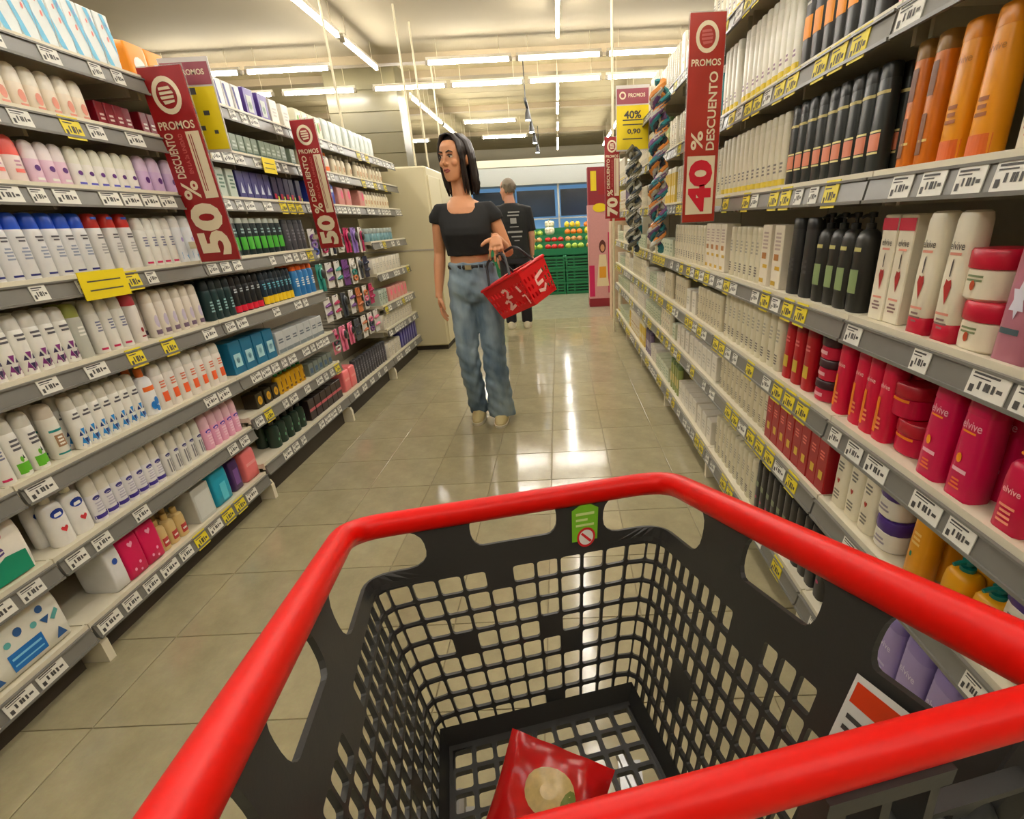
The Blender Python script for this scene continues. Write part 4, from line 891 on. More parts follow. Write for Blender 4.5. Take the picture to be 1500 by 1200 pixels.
# rear wall with slots
wall = bmesh.new(); wv = {}
TB0, TB1 = LR+Vector((0, 0, -.07)), RR+Vector((0, 0, -.07))
def W(u, v): return L3(L3(TB0, TB1, u), L3(BL, BR, u), v)-CB
for i in range(8):
    for j in range(6): ring(i/8, (i+1)/8, j/6, (j+1)/6, (i+.1)/8, (i+.9)/8, (j+.1)/6, (j+.9)/6, .14, ns=2)
bmesh.ops.remove_doubles(wall, verts=wall.verts, dist=.0003); bmesh.ops.recalc_face_normals(wall, faces=wall.faces)
me = bpy.data.meshes.new('rear_gate'); wall.to_mesh(me); wall.free(); me.materials.append(m_dark)
rg = link('rear_gate', me, cart); so = rg.modifiers.new('thickness', 'SOLIDIFY'); so.thickness = .01; so.offset = 0
# red rim and handle
rp = rounded([LR, LF, RF, RR], .065, 8)
full = []
for a, c in zip(rp, rp[1:]):
    n = max(1, int((c-a).length/.05))
    full += [L3(a, c, k/n) for k in range(n)]
full.append(rp[-1])
MB().tube([p-CB for p in full], .0176, 16, flat=1.14).build('rim', m_red, cart, True, 60)
hp = [LR-(RR-LR).normalized()*.012, *[L3(LR, RR, k/6) for k in range(1, 6)], RR+(RR-LR).normalized()*.012]
MB().tube([p-CB-Vector((0, 0, .007)) for p in hp], .0112, 16, flat=1.2).build('handle', m_red, cart, True, 60)
# coin slot bracket under the handle
e_ = (RR-LR).normalized(); n_ = Vector((-e_.y, e_.x, 0))
def hpt(a, b_, c): return LR+e_*a+n_*b_+Vector((0, 0, c))-CB
br = MB()
for a0, a1 in ((.318, .324), (.345, .351), (.374, .380)):
    P = [hpt(a, bb, cc) for a in (a0, a1) for bb, cc in ((.006, -.020), (-.012, -.020), (-.016, -.095), (.012, -.095))]
    br.add(P, [(0, 1, 2, 3), (7, 6, 5, 4), (0, 4, 5, 1), (1, 5, 6, 2), (2, 6, 7, 3), (3, 7, 4, 0)])
P = [hpt(a, bb, cc) for a in (.312, .386) for bb, cc in ((.010, -.014), (-.013, -.014), (-.013, -.026), (.010, -.026))]
br.add(P, [(0, 1, 2, 3), (7, 6, 5, 4), (0, 4, 5, 1), (1, 5, 6, 2), (2, 6, 7, 3), (3, 7, 4, 0)])
br.build("coin_bracket", m_dark, cart, False)
# fold-down seat arm behind the handle
sp = [hpt(.34, -.02, -.13), hpt(.39, -.01, -.105), hpt(.435, .0, -.10), hpt(.462, .01, -.12), hpt(.462, .04, -.17), hpt(.42, .06, -.22)]
MB().tube(rounded(sp, .03, 4), .011, 10).build('child_seat_arm', m_dark, cart)
# chassis, legs and castors
def cp(v): return Vector(v)-CB
fr = MB()
for a, c in ((BL, FL), (BR, FR)):
    d = (c-a).normalized(); p0 = a-d*.02; p1 = c+d*.06
    fr.tube([cp((p0.x, p0.y, .385)), cp((p0.x-d.x*.05, p0.y-d.y*.05, .30)), cp((p0.x, p0.y, .17)), cp((p1.x, p1.y, .16))], .014, 8)
fr.build('chassis', m_chrome, cart)
for (a, c) in ((BL, LR), (BR, RR)):
    q = L3(a, c, .0)
    MB().tube([cp((q.x, q.y, .385)), cp(L3(a, c, .5)+Vector((0, -.02, 0))), cp(c+Vector((0, 0, -.02)))], .013, 8).build('upright', m_dark, cart)
for p in (BL, BR, FL, FR):
    q = cp((p.x, p.y, 0))
    f = MB(); f.box(q.x-.024, q.x-.018, q.y-.03, q.y+.03, .05, .15); f.box(q.x+.018, q.x+.024, q.y-.03, q.y+.03, .05, .15); f.box(q.x-.024, q.x+.024, q.y-.03, q.y+.03, .145, .165)
    k = f.build('castor_fork', m_chrome, cart, False)
    MB().tube([(q.x-.015, q.y, .06), (q.x+.015, q.y, .06)], .06, 20).build('wheel', m_rubber, k)
# stickers
def Wc(u, v): return L3(top.at(u), bot.at(u), v)-CB
def on_wall(u, v, inside=1, lift=.0065):
    p = Wc(u, v); du = (Wc(u+.01, v)-Wc(u-.01, v)); dv = Wc(u, v+.01)-Wc(u, v-.01)
    n = du.cross(dv).normalized()
    c = (top.at(1.5)+bot.at(1.5)+LR+RR)/4-CB
    if (c-p).dot(n) < 0: n = -n
    return p+n*lift
m_sg = mat('sticker_green', (120, 190, 40), .4); m_sw = mat('sticker_white', (228, 228, 222), .4); m_sr = mat('sticker_red', (206, 30, 40), .4); m_so = mat('sticker_orange', (214, 60, 20), .4)
def sticker(name, m, polys, lift, u0, u1, v0, v1, parent=cart):
    b = MB()
    for pl in polys:
        b.add([on_wall(u0+(u1-u0)*p[0], v0+(v1-v0)*p[1], lift=lift) for p in pl], [tuple(range(len(pl)))])
    return b.build(name, m, parent, False)
GU = (1.675, 1.765, .045, .21)
g1 = sticker('green_sticker', m_sg, [[(0, .12), (.3, .0), (.7, 0), (1, .12), (1, .95), (0, .95)]], .0066, *GU)
sticker('print', mat('sticker_pale', (206, 226, 150), .4), [R_(.15, .85, .2, .27), R_(.15, .6, .36, .42), R_(.15, .85, .5, .56)], .0072, *GU, parent=g1)
g2 = sticker('round_sticker', m_sr, [O_(.55, .86, .36, .26, 20)], .0076, *GU)
sticker('white_disc', m_sw, [O_(.55, .86, .28, .2, 20)], .0080, *GU, parent=g2)
sticker('print', m_sr, [[(.33, .76), (.4, .72), (.78, .96), (.7, 1.0)]], .0084, *GU, parent=g2)
WU = (2.80, 2.945, .165, .43)
w1 = sticker('warning_sticker', m_sw, [R_(0, 1, 0, 1)], .0066, *WU)
sticker('orange_band', m_so, [R_(.05, .95, .05, .22)], .0072, *WU, parent=w1)
sticker('red_circle', m_sr, [O_(.62, .66, .27, .26, 20)], .0076, *WU, parent=w1)
sticker('circle_face', m_sw, [O_(.62, .66, .225, .215, 20)], .0080, *WU, parent=w1)
sticker('pictogram', m_ink, [O_(.6, .52, .05, .05), R_(.55, .66, .58, .78), R_(.5, .74, .6, .64), R_(.1, .3, .3, .34), R_(.1, .28, .4, .44), R_(.1, .3, .5, .54)], .0084, *WU, parent=w1)
sticker('slash', m_sr, [[(.42, .52), (.46, .48), (.82, .80), (.78, .84)]], .0088, *WU, parent=w1)
# red snack bag lying in the basket
m_bag = mat('snack_bag_foil', (190, 12, 14), .22, var=.10, scale=30, bump=.5)
bp0 = at(775, 1262, Z=.46)
bag = empty('snack_bag', (bp0.x, bp0.y, .4075)); tag(bag, 'glossy red snack bag with a pale window lying in the trolley', 'bag')
RB_ = Matrix.Rotation(math.radians(-24), 3, 'Z') @ Matrix.Rotation(math.radians(24), 3, 'X')
def bagpt(u, v, side):       # u,v in -1..1
    puff = max(0, (1-abs(u)**2.6))*max(0, (1-abs(v)**3))
    wx = .082*(1-.10*math.cos(v*math.pi*.5)); w_ = math.sin(u*9+v*3)*.003*(1-puff)
    return Vector((u*wx, v*.125, side*.036*puff**.6+w_+.003*math.sin(v*14+u*6)*puff))
N = 22; vs = []; fs = []
for side in (1, -1):
    for j in range(N+1):
        for i in range(N+1): vs.append(RB_ @ bagpt(-1+2*i/N, -1+2*j/N, side))
for s_ in range(2):
    o_ = s_*(N+1)**2
    for j in range(N):
        for i in range(N):
            q = (o_+j*(N+1)+i, o_+j*(N+1)+i+1, o_+(j+1)*(N+1)+i+1, o_+(j+1)*(N+1)+i)
            fs.append(q if s_ == 0 else q[::-1])
zmin = min(v.z for v in vs)
vs = [v-Vector((0, 0, zmin)) for v in vs]
MB().add(vs, fs).build('wrapper', m_bag, bag, True, 70)
def bag_decal(name, m, polys, parent=bag, lift=.0016):
    b = MB()
    for pl in polys:
        c = (sum(p[0] for p in pl)/len(pl), sum(p[1] for p in pl)/len(pl))
        ringpts = [[RB_ @ (bagpt(c[0]+(p[0]-c[0])*t, c[1]+(p[1]-c[1])*t, 1)+Vector((0, 0, lift)))-Vector((0, 0, zmin)) for p in pl] for t in (.33, .66, 1)]
        n = len(pl); pts = [q for r in ringpts for q in r]
        f2 = [tuple(range(n))]+[(k*n+i, k*n+(i+1) % n, (k+1)*n+(i+1) % n, (k+1)*n+i) for k in range(2) for i in range(n)]
        b.add(pts, f2)
    return b.build(name, m, parent, True, 70)
bag_decal('window', mat('snack_bag_window', (196, 170, 110), .3, var=.35, scale=90), [O_(.12, .56, .46, .22, 20)])
bag_decal('leaf_print', mat('snack_leaf', (110, 120, 40), .4), [O_(.50, .52, .12, .13, 10)], lift=.0022)
bag_decal('lettering', mat('snack_lettering', (236, 190, 180), .4), [R_(-.55, .25, .02, .08), R_(-.5, .2, -.08, -.04), R_(-.45, .3, -.18, -.14)])
bag_decal('white_band', m_sw, [[(-.85, -.42), (.5, -.55), (.5, -.42), (-.85, -.28)]])
bag_decal('yellow_print', mat('snack_yellow', (226, 170, 30), .4), [O_(-.35, -.7, .3, .12, 12)])
# ================================================================ PROMOTION BANNERS AND CARDS
m_ban = mat('banner_red', (150, 20, 24), .4, var=.04); m_banr = mat('banner_brick_red', (168, 42, 26), .4, var=.04)
m_banc = mat('banner_cream', (232, 218, 188), .5, var=.03); m_banp = mat('banner_pale_red', (196, 96, 92), .5)
m_ban40 = mat('banner_crimson', (206, 8, 44), .5)
m_clear = mat('acrylic_holder', (196, 196, 190), .15, alpha=.35)
def put(parent, name, m, vs, fs, lift):
    return MB().add([(v[0], -lift, v[1]) for v in vs], fs).build(name, m, parent, False)
def fl(pl): return pl, [tuple(range(len(pl)))]
def txt(parent, name, m, body, cx, cz, wdt, hgt, rot=0, lift=.004, bold=.02):
    vs, fs = text_fit(body, wdt, hgt, bold)
    c, s_ = math.cos(rot), math.sin(rot)
    vs = [(cx+v.x*c-v.y*s_, cz+v.x*s_+v.y*c) for v in vs]
    return put(parent, name, m, vs, fs, lift)
def ringp(cx, cz, r0, r1, n=24, ax=1.):
    vs = [(cx+r*ax*math.cos(2*math.pi*i/n), cz+r*math.sin(2*math.pi*i/n)) for r in (r0, r1) for i in range(n)]
    return vs, [(i, (i+1) % n, n+(i+1) % n, n+i) for i in range(n)]
def banner(cx, y, z0, z1, wdt, label, number, style, lean=0.):
    """blade sign standing out from the shelf edge; faces the near end of the aisle"""
    h = z1-z0; b = empty('promotion_banner', (cx, y, z0)); tag(b, label, 'banner', 'red discount banners along the shelves')
    b.rotation_euler = (0, lean, 0)
    base = m_ban if style == 'L' else m_banr
    MB().box(-wdt/2, wdt/2, -.003, .003, 0, h).build('board', base, b, False)
    MB().box(-wdt/2-.004, wdt/2+.004, .003, .006, -.004, h+.006).build('holder', m_clear, b, False)
    # clip to the shelf
    s_ = -1 if cx < 0 else 1
    MB().box(*(sorted((s_*wdt/2, s_*(wdt/2+.03)))), .0, .006, h*.08, h*.12).build('clip', m_rod, b, False)
    eh = wdt*.5
    vs, fs = ringp(0, h-wdt*.56, wdt*.27, wdt*.38, ax=.85); put(b, 'ring_emblem', m_banc, vs, fs, .004)
    put(b, 'emblem_mark', m_banc if style == 'L' else m_banp, [(-.15*wdt, h-wdt*.40), (.1*wdt, h-wdt*.38), (.16*wdt, h-wdt*.52), (.14*wdt, h-wdt*.70), (-.1*wdt, h-wdt*.74), (-.16*wdt, h-wdt*.6)], [tuple(range(6))], .0038)
    for k in range(3): put(b, 'emblem_line', base, [(-.17*wdt, h-wdt*(.46+.09*k)), (.17*wdt, h-wdt*(.44+.09*k)), (.17*wdt, h-wdt*(.47+.09*k)), (-.17*wdt, h-wdt*(.49+.09*k))], [(0, 1, 2, 3)], .0044)
    txt(b, 'lettering', m_banc, 'PROMOS', 0, h-wdt*1.16, wdt*.84, wdt*.17)
    zt = h-wdt*1.34
    if style == 'R':
        txt(b, 'lettering', m_banc, 'DESCUENTO', wdt*.24, (zt+wdt*1.95)/2, (zt-wdt*1.95)*.96, wdt*.25, math.pi/2)
        txt(b, 'lettering', m_banc, '%', -wdt*.16, wdt*2.26, wdt*.50, wdt*.36, math.pi/2)
        p = put(b, 'white_panel', m_banc, [(-wdt*.42, wdt*.22), (wdt*.42, wdt*.22), (wdt*.42, wdt*1.85), (-wdt*.42, wdt*1.85)], [(0, 1, 2, 3)], .0038)
        txt(b, 'number', m_ban40, number, 0, wdt*1.02, wdt*1.45, wdt*.72, math.pi/2, .0046, .05)
    else:
        zt = h-wdt*1.30
        txt(b, 'lettering', m_banc, 'DESCUENTO', -wdt*.27, (zt+wdt*1.92)/2, (zt-wdt*1.92)*.98, wdt*.21, math.pi/2)
        txt(b, 'small_print', m_banp, 'EN LA 2a UNIDAD', wdt*.0, (zt+wdt*1.98)/2, (zt-wdt*1.98)*.92, wdt*.10, math.pi/2)
        txt(b, 'lettering', m_banc, '%', -wdt*.16, wdt*1.66, wdt*.42, wdt*.40, math.pi/2)
        put(b, 'cream_panel', m_banc, [(wdt*.14, wdt*1.46), (wdt*.46, wdt*1.46), (wdt*.46, zt), (wdt*.14, zt)], [(0, 1, 2, 3)], .0036)
        for k in (.2, .25): put(b, 'red_line', base, [(wdt*k, wdt*1.62), (wdt*(k+.02), wdt*1.62), (wdt*(k+.02), zt-wdt*.06), (wdt*k, zt-wdt*.06)], [(0, 1, 2, 3)], .0044)
        txt(b, 'number', m_banc, number, 0, wdt*.75, wdt*1.22, wdt*.78, math.pi/2, .0042, .05)
    return b
banner(-1.412, 2.125, 1.15, 1.83, .162, 'long red 50 percent discount banner nearest on the left shelves', '50', 'L', -.03)
banner(-1.388, 3.135, 1.15, 1.83, .135, 'second red 50 percent discount banner farther along the left shelves', '50', 'L', -.03)
banner(.585, 2.16, 1.208, 1.917, .132, 'tall brick red 40 percent discount banner on the right shelves', '40', 'R')
banner(.55, 5.2, 1.235, 1.95, .14, 'distant red 70 percent discount banner near the produce', '70', 'L')
m_yel = mat('card_yellow', (232, 208, 16), .45, var=.03); m_mau = mat('card_mauve', (150, 70, 84), .5); m_card = mat('card_header', (206, 200, 196), .4)
def promo_card(cx, y, z0, z1, wdt, label, big, small, head=.22):
    h = z1-z0; b = empty('promotion_card', (cx, y, z0)); tag(b, label, 'price sign', 'yellow promotion cards')
    MB().box(-wdt/2, wdt/2, -.002, .002, 0, h).build('card', m_card, b, False)
    put(b, 'yellow_field', m_yel, [(-wdt*.48, .01), (wdt*.48, .01), (wdt*.48, h*(1-head-.08)), (-wdt*.48, h*(1-head-.08))], [(0, 1, 2, 3)], .003)
    put(b, 'mauve_header', m_mau, [(-wdt*.47, h*(1-head-.06)), (wdt*.47, h*(1-head-.06)), (wdt*.47, h*.95), (-wdt*.47, h*.95)], [(0, 1, 2, 3)], .003)
    vs, fs = ringp(-wdt*.3, h*(.97-head*.55), wdt*.06, wdt*.1); put(b, 'ring_emblem', m_banc, vs, fs, .0036)
    txt(b, 'lettering', m_banc, 'PROMOS', wdt*.12, h*(.97-head*.55), wdt*.5, h*.06, 0, .0036)
    if big:
        txt(b, 'number', m_ink, big, 0, h*.56, wdt*.52, h*.12, 0, .0036, .03); txt(b, 'number', m_ink, small, wdt*.04, h*.30, wdt*.4, h*.09, 0, .0036, .03)
        for z in (.47, .40, .18): put(b, 'small_print', m_ink, [(-wdt*.3, h*z), (wdt*.3, h*z), (wdt*.3, h*(z+.018)), (-wdt*.3, h*(z+.018))], [(0, 1, 2, 3)], .0036)
    else:
        for i, (a, z, w_, t) in enumerate(((-.2, .6, .12, .05), (.02, .62, .16, .07), (-.1, .42, .2, .06), (.2, .40, .12, .05), (-.25, .22, .16, .03), (.05, .24, .1, .05), (.3, .2, .08, .04), (-.1, .12, .2, .03))):
            put(b, 'small_print', m_ink, [(wdt*(a-w_/2), h*z), (wdt*(a+w_/2), h*z), (wdt*(a+w_/2), h*(z+t)), (wdt*(a-w_/2), h*(z+t))], [(0, 1, 2, 3)], .0036)
    MB().box(-.004, .004, .003, .008, -.02, h*.2).build('clip', m_rod, b, False)
    return b
promo_card(-1.385, 2.2, 1.557, 1.875, .19, 'yellow promotion card just behind the nearest red banner', '', '')
promo_card(.60, 4.18, 1.71, 2.14, .25, 'yellow 40 percent promotion card above the far right shelves', '40%', '0,90')
# striped curled streamers hanging on the right shelf edge
m_cu = [mat('streamer_%d' % i, c, .4) for i, c in enumerate([(40, 130, 140), (120, 80, 130), (190, 190, 180), (220, 140, 60), (50, 60, 70)])]
def streamer(x, y, z0, z1, label, rad, mats_):
    t = empty('twisted_streamer', (x, y, z0)); tag(t, label, 'streamer', 'hanging bundles of hair elastics')
    h = z1-z0
    MB().tube([(0, 0, 0), (0, 0, h)], .006, 6).build('hanging_strip', m_rod, t)
    n = int(h/.035)
    for k in range(n):
        z = .02+k*(h-.04)/n; a = k*.9
        p = [(rad*math.cos(a+q*1.0)*(.6+.4*math.sin(q)), rad*math.sin(a+q)*(.6), z+q*.03) for q in [i*.5-.2 for i in range(9)]]
        MB().tube(p, .019, 6).build('twist', mats_[k % len(mats_)], t)
        MB().tube([(-q[0], -q[1], q[2]+.012) for q in p], .017, 6).build('twist', mats_[(k+2) % len(mats_)], t)
    return t
p = at(967, 300, Y=3.12); streamer(.60, 3.12, 1.02, 1.86, 'twisted teal and violet bundle hanging just past the red 40 banner', .045, m_cu)
streamer(.60, 4.1, .97, 1.66, 'twisted grey and dark bundle hanging under the yellow card', .05, [m_cu[4], m_cu[2], mat('streamer_olive', (110, 106, 84), .5)])
# yellow double price flags on the spray can shelf
for (px, lev, wdt, hh, label) in ((150, 3, .17, .085, 'wide bright yellow shelf price flag under the spray cans'), (390, 1, .12, .07, 'bright yellow shelf price flag between the red banners')):
    z = LZ[lev]-.02; y = y_on(px, XL, z)
    f = empty('price_flag', (XL+.027, y, z)); tag(f, label, 'price tag', 'yellow shelf price flags')
    MB().box(-.001, .001, -wdt/2, wdt/2, 0, hh).build('card', m_yel, f, False)
    MB().box(-.022, -.001, -wdt*.2, wdt*.2, hh*.55, hh*.6).build('clip', m_rod, f, False)
    for zz in (.3, .62): MB().box(.001, .0016, -wdt*.36, wdt*.36, hh*zz, hh*(zz+.05)).build('small_print', m_ink, f, False)
# ================================================================ HANGING GOODS IN THE FOURTH LEFT BAY
m_peg = mat('peg_chrome', (170, 170, 170), .25, metal=.9)
HC = [((110, 60, 130), 'violet'), ((150, 120, 190), 'lilac'), ((60, 80, 160), 'blue'), ((180, 40, 90), 'raspberry'), ((70, 74, 80), 'charcoal'), ((210, 206, 196), 'white'), ((50, 140, 130), 'turquoise'), ((190, 110, 60), 'copper'), ((226, 120, 150), 'pink'), ((30, 34, 60), 'midnight')]
hr = random.Random(12)
m_cardw = mat('blister_card', (214, 210, 202), .5)
hook_me = MB().tube([(-.30, 0, 0), (.0, 0, 0), (.012, 0, .012)], .003, 6).mesh('peg_hook', m_peg)
rows_h = [(1.25, .17), (1.04, .17), (.83, .17), (.62, .17)]
used_lab = {}
for ri, (zt, hh) in enumerate(rows_h):
    for ci in range(7):
        y = 3.21+ci*.131
        c, cn = hr.choice(HC) if not (ri == 3 and ci < 2) else HC[8]
        style = hr.choice(['brush', 'band', 'clip'])
        nm = {'brush': 'hair_brush', 'band': 'hair_band_pack', 'clip': 'hair_clip_pack'}[style]
        t = empty(nm, (XL-.03, y, zt)); tag(t, '%s %s hanging %s from camera in %s hook row past second banner' % (cn, nm.replace('_', ' '), ORD[ci], ORD[ri]), 'hair accessory', 'hair accessories on hooks')
        h = hh*hr.uniform(.85, 1); w_ = hr.uniform(.07, .1); mc = col(c, .35)
        link('peg_hook', hook_me, t, (-.002, 0, .0))
        MB().bbox(-.006, -.003, -w_/2, w_/2, -h, .012, .001).build('card', m_cardw if hr.random() < .5 else mc, t, False)
        if style == 'brush':
            b = MB(); b.tube([(.006, 0, -h*.95), (.006, 0, -h*.5)], .009, 8); b.ball((.006, 0, -h*.3), (.010, w_*.34, h*.24)); b.build('brush', mc, t)
            MB().ball((.016, 0, -h*.3), (.010, w_*.24, h*.18)).build('bristles', m_dark, t)
        elif style == 'band':
            for k in range(3):
                zc = -h*(.25+.25*k)
                MB().tube([(.004, w_*.34*math.cos(a), zc+h*.10*math.sin(a)) for a in [i*math.pi/6 for i in range(12)]], .007, 6, close=True).build('elastic', col(HC[(ri+ci+k) % len(HC)][0], .5), t)
        else:
            for k in range(2):
                MB().tube([(.0, -w_*.36, -h*(.3+.36*k)), (.014, 0, -h*(.22+.36*k)), (.0, w_*.36, -h*(.3+.36*k))], [.006, .012, .006], 8).build('clip', mc, t)
# cream cabinet at the end of the left shelves
m_cab = mat('cabinet_enamel', (214, 204, 168), .4, var=.03, scale=2)
cb = empty('cabinet', (-1.55, 5.5, 0)); tag(cb, 'tall cream enamelled cabinet at the end of the left shelves', 'cabinet')
MB().bbox(-.42, .32, -.40, .55, .05, 1.78, .015).build('body', m_cab, cb, False)
MB().box(-.42, .30, -.36, .53, 0, .05).build('plinth', m_kick, cb, False)
MB().bbox(.32, .335, -.38, .08, .08, 1.7, .004).build('door', m_cab, cb, False); MB().bbox(.32, .335, .10, .53, .08, 1.7, .004).build('door', m_cab, cb, False)
MB().box(-.40, .30, -.405, -.40, 1.02, 1.035).build('seam', m_under, cb, False)
# small white utility box on the floor beyond the woman
# ================================================================ FAR END OF THE STORE
m_pinkd = mat('display_pink', (206, 150, 150), .5); m_mag = mat('display_magenta', (196, 20, 90), .5); m_dredb = mat('display_dark_red', (140, 30, 44), .5)
d = empty('cardboard_display', (.60, 7.5, 0)); tag(d, 'slim pink cardboard display with a printed figure near the produce', 'display stand')
MB().box(-.17, .17, -.12, .12, .12, 1.42).build('body', m_pinkd, d, False); MB().box(-.175, .175, -.125, .125, 0, .12).build('base', m_dredb, d, False)
MB().box(-.16, .16, -.10, .10, 1.42, 1.9).build('header', m_dredb, d, False)
def dp(name, m, pl, lift=.121): return MB().add([(p[0], -lift, p[1]) for p in pl], [tuple(range(len(pl)))]).build(name, m, d, False)
dp('yellow_panel', m_yel, [(-.12, 1.6), (-.04, 1.6), (-.04, 1.85), (-.12, 1.85)], .101); dp('red_panel', m_ban, [(-.02, 1.55), (.14, 1.55), (.14, 1.88), (-.02, 1.88)], .101)
dp('magenta_edge', m_mag, [(.11, .2), (.17, .2), (.17, 1.05), (.11, 1.05)]); dp('magenta_edge', m_mag, [(-.17, .15), (-.09, .15), (-.09, .6), (-.17, .6)])
dp('yellow_badge', m_yel, O_(0, 1.38, .1, .06), .124)
dp('figure_hair', mat('print_brown', (90, 40, 30), .6), O_(.03, .86, .05, .09), .122); dp('figure_face', mat('print_skin', (206, 150, 110), .6), O_(.03, .84, .03, .05), .1235)
dp('figure_body', mat('print_cream', (226, 210, 170), .6), [(-.06, .3), (.12, .3), (.08, .75), (-.02, .75)], .122); dp('figure_jar', mat('print_gold', (226, 160, 40), .6), [(-.02, .42), (.08, .42), (.08, .58), (-.02, .58)], .1235)
# floor merchandiser beside the last right shelf
d2 = empty('sales_stand', (.80, 6.55, 0)); tag(d2, 'red topped stand of small goods behind the 70 percent banner', 'display stand')
MB().box(-.14, .14, -.14, .14, 0, 1.2).build('body', mat('stand_beige', (206, 180, 150), .5, var=.3, scale=14), d2, False)
MB().box(-.14, .14, -.02, .02, 1.2, 1.75).build('header', m_banr, d2, False); MB().box(-.12, .12, -.03, -.021, 1.4, 1.65).build('header_panel', m_yel, d2, False)
# produce: stacked green crates with a heap on top
m_crate = mat('crate_green', (18, 110, 66), .45); m_crate_shade = mat('crate_shade_green', (10, 70, 44), .5)
def crate_mesh():
    b = MB(); w_, dd, h = .56, .38, .215
    b.box(-w_/2, w_/2, -dd/2, dd/2, 0, .02)
    for s in (-1, 1):
        for z0, z1 in ((.02, .05), (.075, .10), (.125, .15), (.175, h)):
            b.box(-w_/2, w_/2, s*dd/2-.008, s*dd/2+.008, z0, z1); b.box(s*w_/2-.008, s*w_/2+.008, -dd/2, dd/2, z0, z1)
        for x in (-w_/2+.01, -.14, .14, w_/2-.01): b.box(x-.014, x+.014, s*dd/2-.012, s*dd/2+.012, .0, h)
    b.box(-w_/2-.012, w_/2+.012, -dd/2-.014, -dd/2+.008, h-.03, h); b.box(-w_/2-.012, w_/2+.012, dd/2-.008, dd/2+.014, h-.03, h)
    return b.mesh('crate', m_crate, False)
cm = crate_mesh()
inner_me = MB().box(-.25, .25, -.165, .165, .021, .19).mesh('crate_shadow_fill', m_crate_shade, False)  # darker green block added as painted shade inside the crate, behind the slats
colsx = [-.79, -.20, .39]
for r in range(3):
    for i, x in enumerate(colsx):
        t = empty('produce_crate', (x, 9.05, r*.2165)); tag(t, 'green produce crate, %s from the floor in the %s front stack' % (ORD[r], ['left', 'middle', 'right'][i]), 'crate', 'stacked green produce crates')
        link('lattice_body', cm, t); link('shadow_fill', inner_me, t)
st = empty('produce_stand', (-.2, 9.75, 0)); tag(st, 'sloping green stand heaped with produce behind the front crates', 'display stand')
for k in range(4):
    MB().box(-1.12, 1.0, -.48+k*.24, -.242+k*.24, 0, .74+k*.115).build('tier', m_crate, st, False)
    MB().box(-1.12, 1.0, -.485+k*.24, -.475+k*.24, .66+k*.115, .765+k*.115).build('ledge', m_crate, st, False)
FRUIT = [('lemon', 'yellow lemon', (226, 196, 40), .052, 1.25), ('orange', 'bright orange', (232, 120, 24), .056, 1.), ('tomato', 'red tomato', (200, 30, 26), .058, .85), ('apple', 'pale green apple', (160, 186, 70), .056, .95), ('cauliflower', 'white cauliflower', (226, 220, 190), .095, .85), ('onion', 'tan onion', (196, 140, 80), .054, .95), ('pepper', 'deep green pepper', (70, 130, 50), .056, 1.2)]
stalk_m = mat('stalk', (90, 100, 40), .7)
fr_me = {}
for nm, ds, c, r, e in FRUIT:
    b = MB(); b.ball((0, 0, r*e), (r, r, r*e), 10, 7)
    if nm == 'cauliflower':
        for a in range(8): b.ball((r*.6*math.cos(a*.8), r*.6*math.sin(a*.8), r*1.2), r*.4, 8, 6)
    s_ = MB().tube([(0, 0, r*e*1.9), (r*.1, 0, r*e*2.25)], r*.12, 6)
    fr_me[nm] = (b.mesh(nm, mat('skin_'+nm, c, .4, var=.15, scale=60)), s_.mesh('stalk', stalk_m))
fr_ = random.Random(4)
plan = [['onion', 'cauliflower', 'cauliflower', 'lemon', 'orange'], ['tomato', 'apple', 'cauliflower', 'orange', 'lemon'], ['tomato', 'onion', 'tomato', 'onion', 'apple'], ['tomato', 'apple', 'tomato', 'apple', 'onion']]
fd = {f[0]: f for f in FRUIT}
cnt = {}
for rw in range(4):
    for sec in range(5):
        nm = plan[3-rw][sec]; f = fd[nm]; r = f[3]; x0 = -1.02+sec*.38
        x = x0+r
        while x < x0+.37-r:
            yy = 9.75-.48+rw*.24+.122; zz = .7405+rw*.115
            cnt[(rw, sec)] = cnt.get((rw, sec), 0)+1
            t = empty(nm, (x, yy+fr_.uniform(-.01, .01), zz)); tag(t, '%s, %s from the left in section %s of %s produce row' % (f[1], ORD[cnt[(rw, sec)]-1], ['one', 'two', 'three', 'four', 'five'][sec], ['lowest', 'second', 'third', 'highest'][rw]), 'produce', f[1]+' heap on the produce stand')
            link('flesh', fr_me[nm][0], t); link('stalk', fr_me[nm][1], t)
            x += 2.06*r
# chilled cabinet glowing blue far behind
m_case = mat('case_steel', (180, 184, 180), .4); m_blue = emit('chiller_light', (120, 170, 215), .42); m_dkg = mat('chiller_glass', (40, 60, 84), .15)
ch = empty('chiller_cabinet', (0, 13.4, 0)); tag(ch, 'long chilled cabinet with blue lit back far behind the produce', 'fridge')
MB().box(-2.6, 2.2, 0, .8, 0, .9).build('base', m_case, ch, False); MB().box(-2.6, 2.2, -.1, .8, 2.1, 2.5).build('canopy', m_case, ch, False)
MB().box(-2.6, 2.2, .7, .8, .9, 2.1).build('lit_back', m_blue, ch, False)
for x in (-1.7, -.55, .6): MB().box(x-.5, x+.5, .55, .60, 1.35, 2.0).build('dark_panel', m_dkg, ch, False)
for x in (-2.6, -1.15, .02, 1.2, 2.15): MB().box(x, x+.05, 0, .8, .9, 2.1).build('frame_post', m_case, ch, False)
MB().box(-2.6, 2.2, .15, .7, 1.28, 1.31).build('glass_shelf', m_case, ch, False)
bm2 = MB().box(-2.0, 2.4, -.06, .06, -.07, .07).build('sign_beam', mat('beam_cream', (226, 222, 200), .4), None, False, loc=(0, 11.6, 2.42)); tag(bm2, 'cream lighting beam spanning the far end above the produce', 'beam')
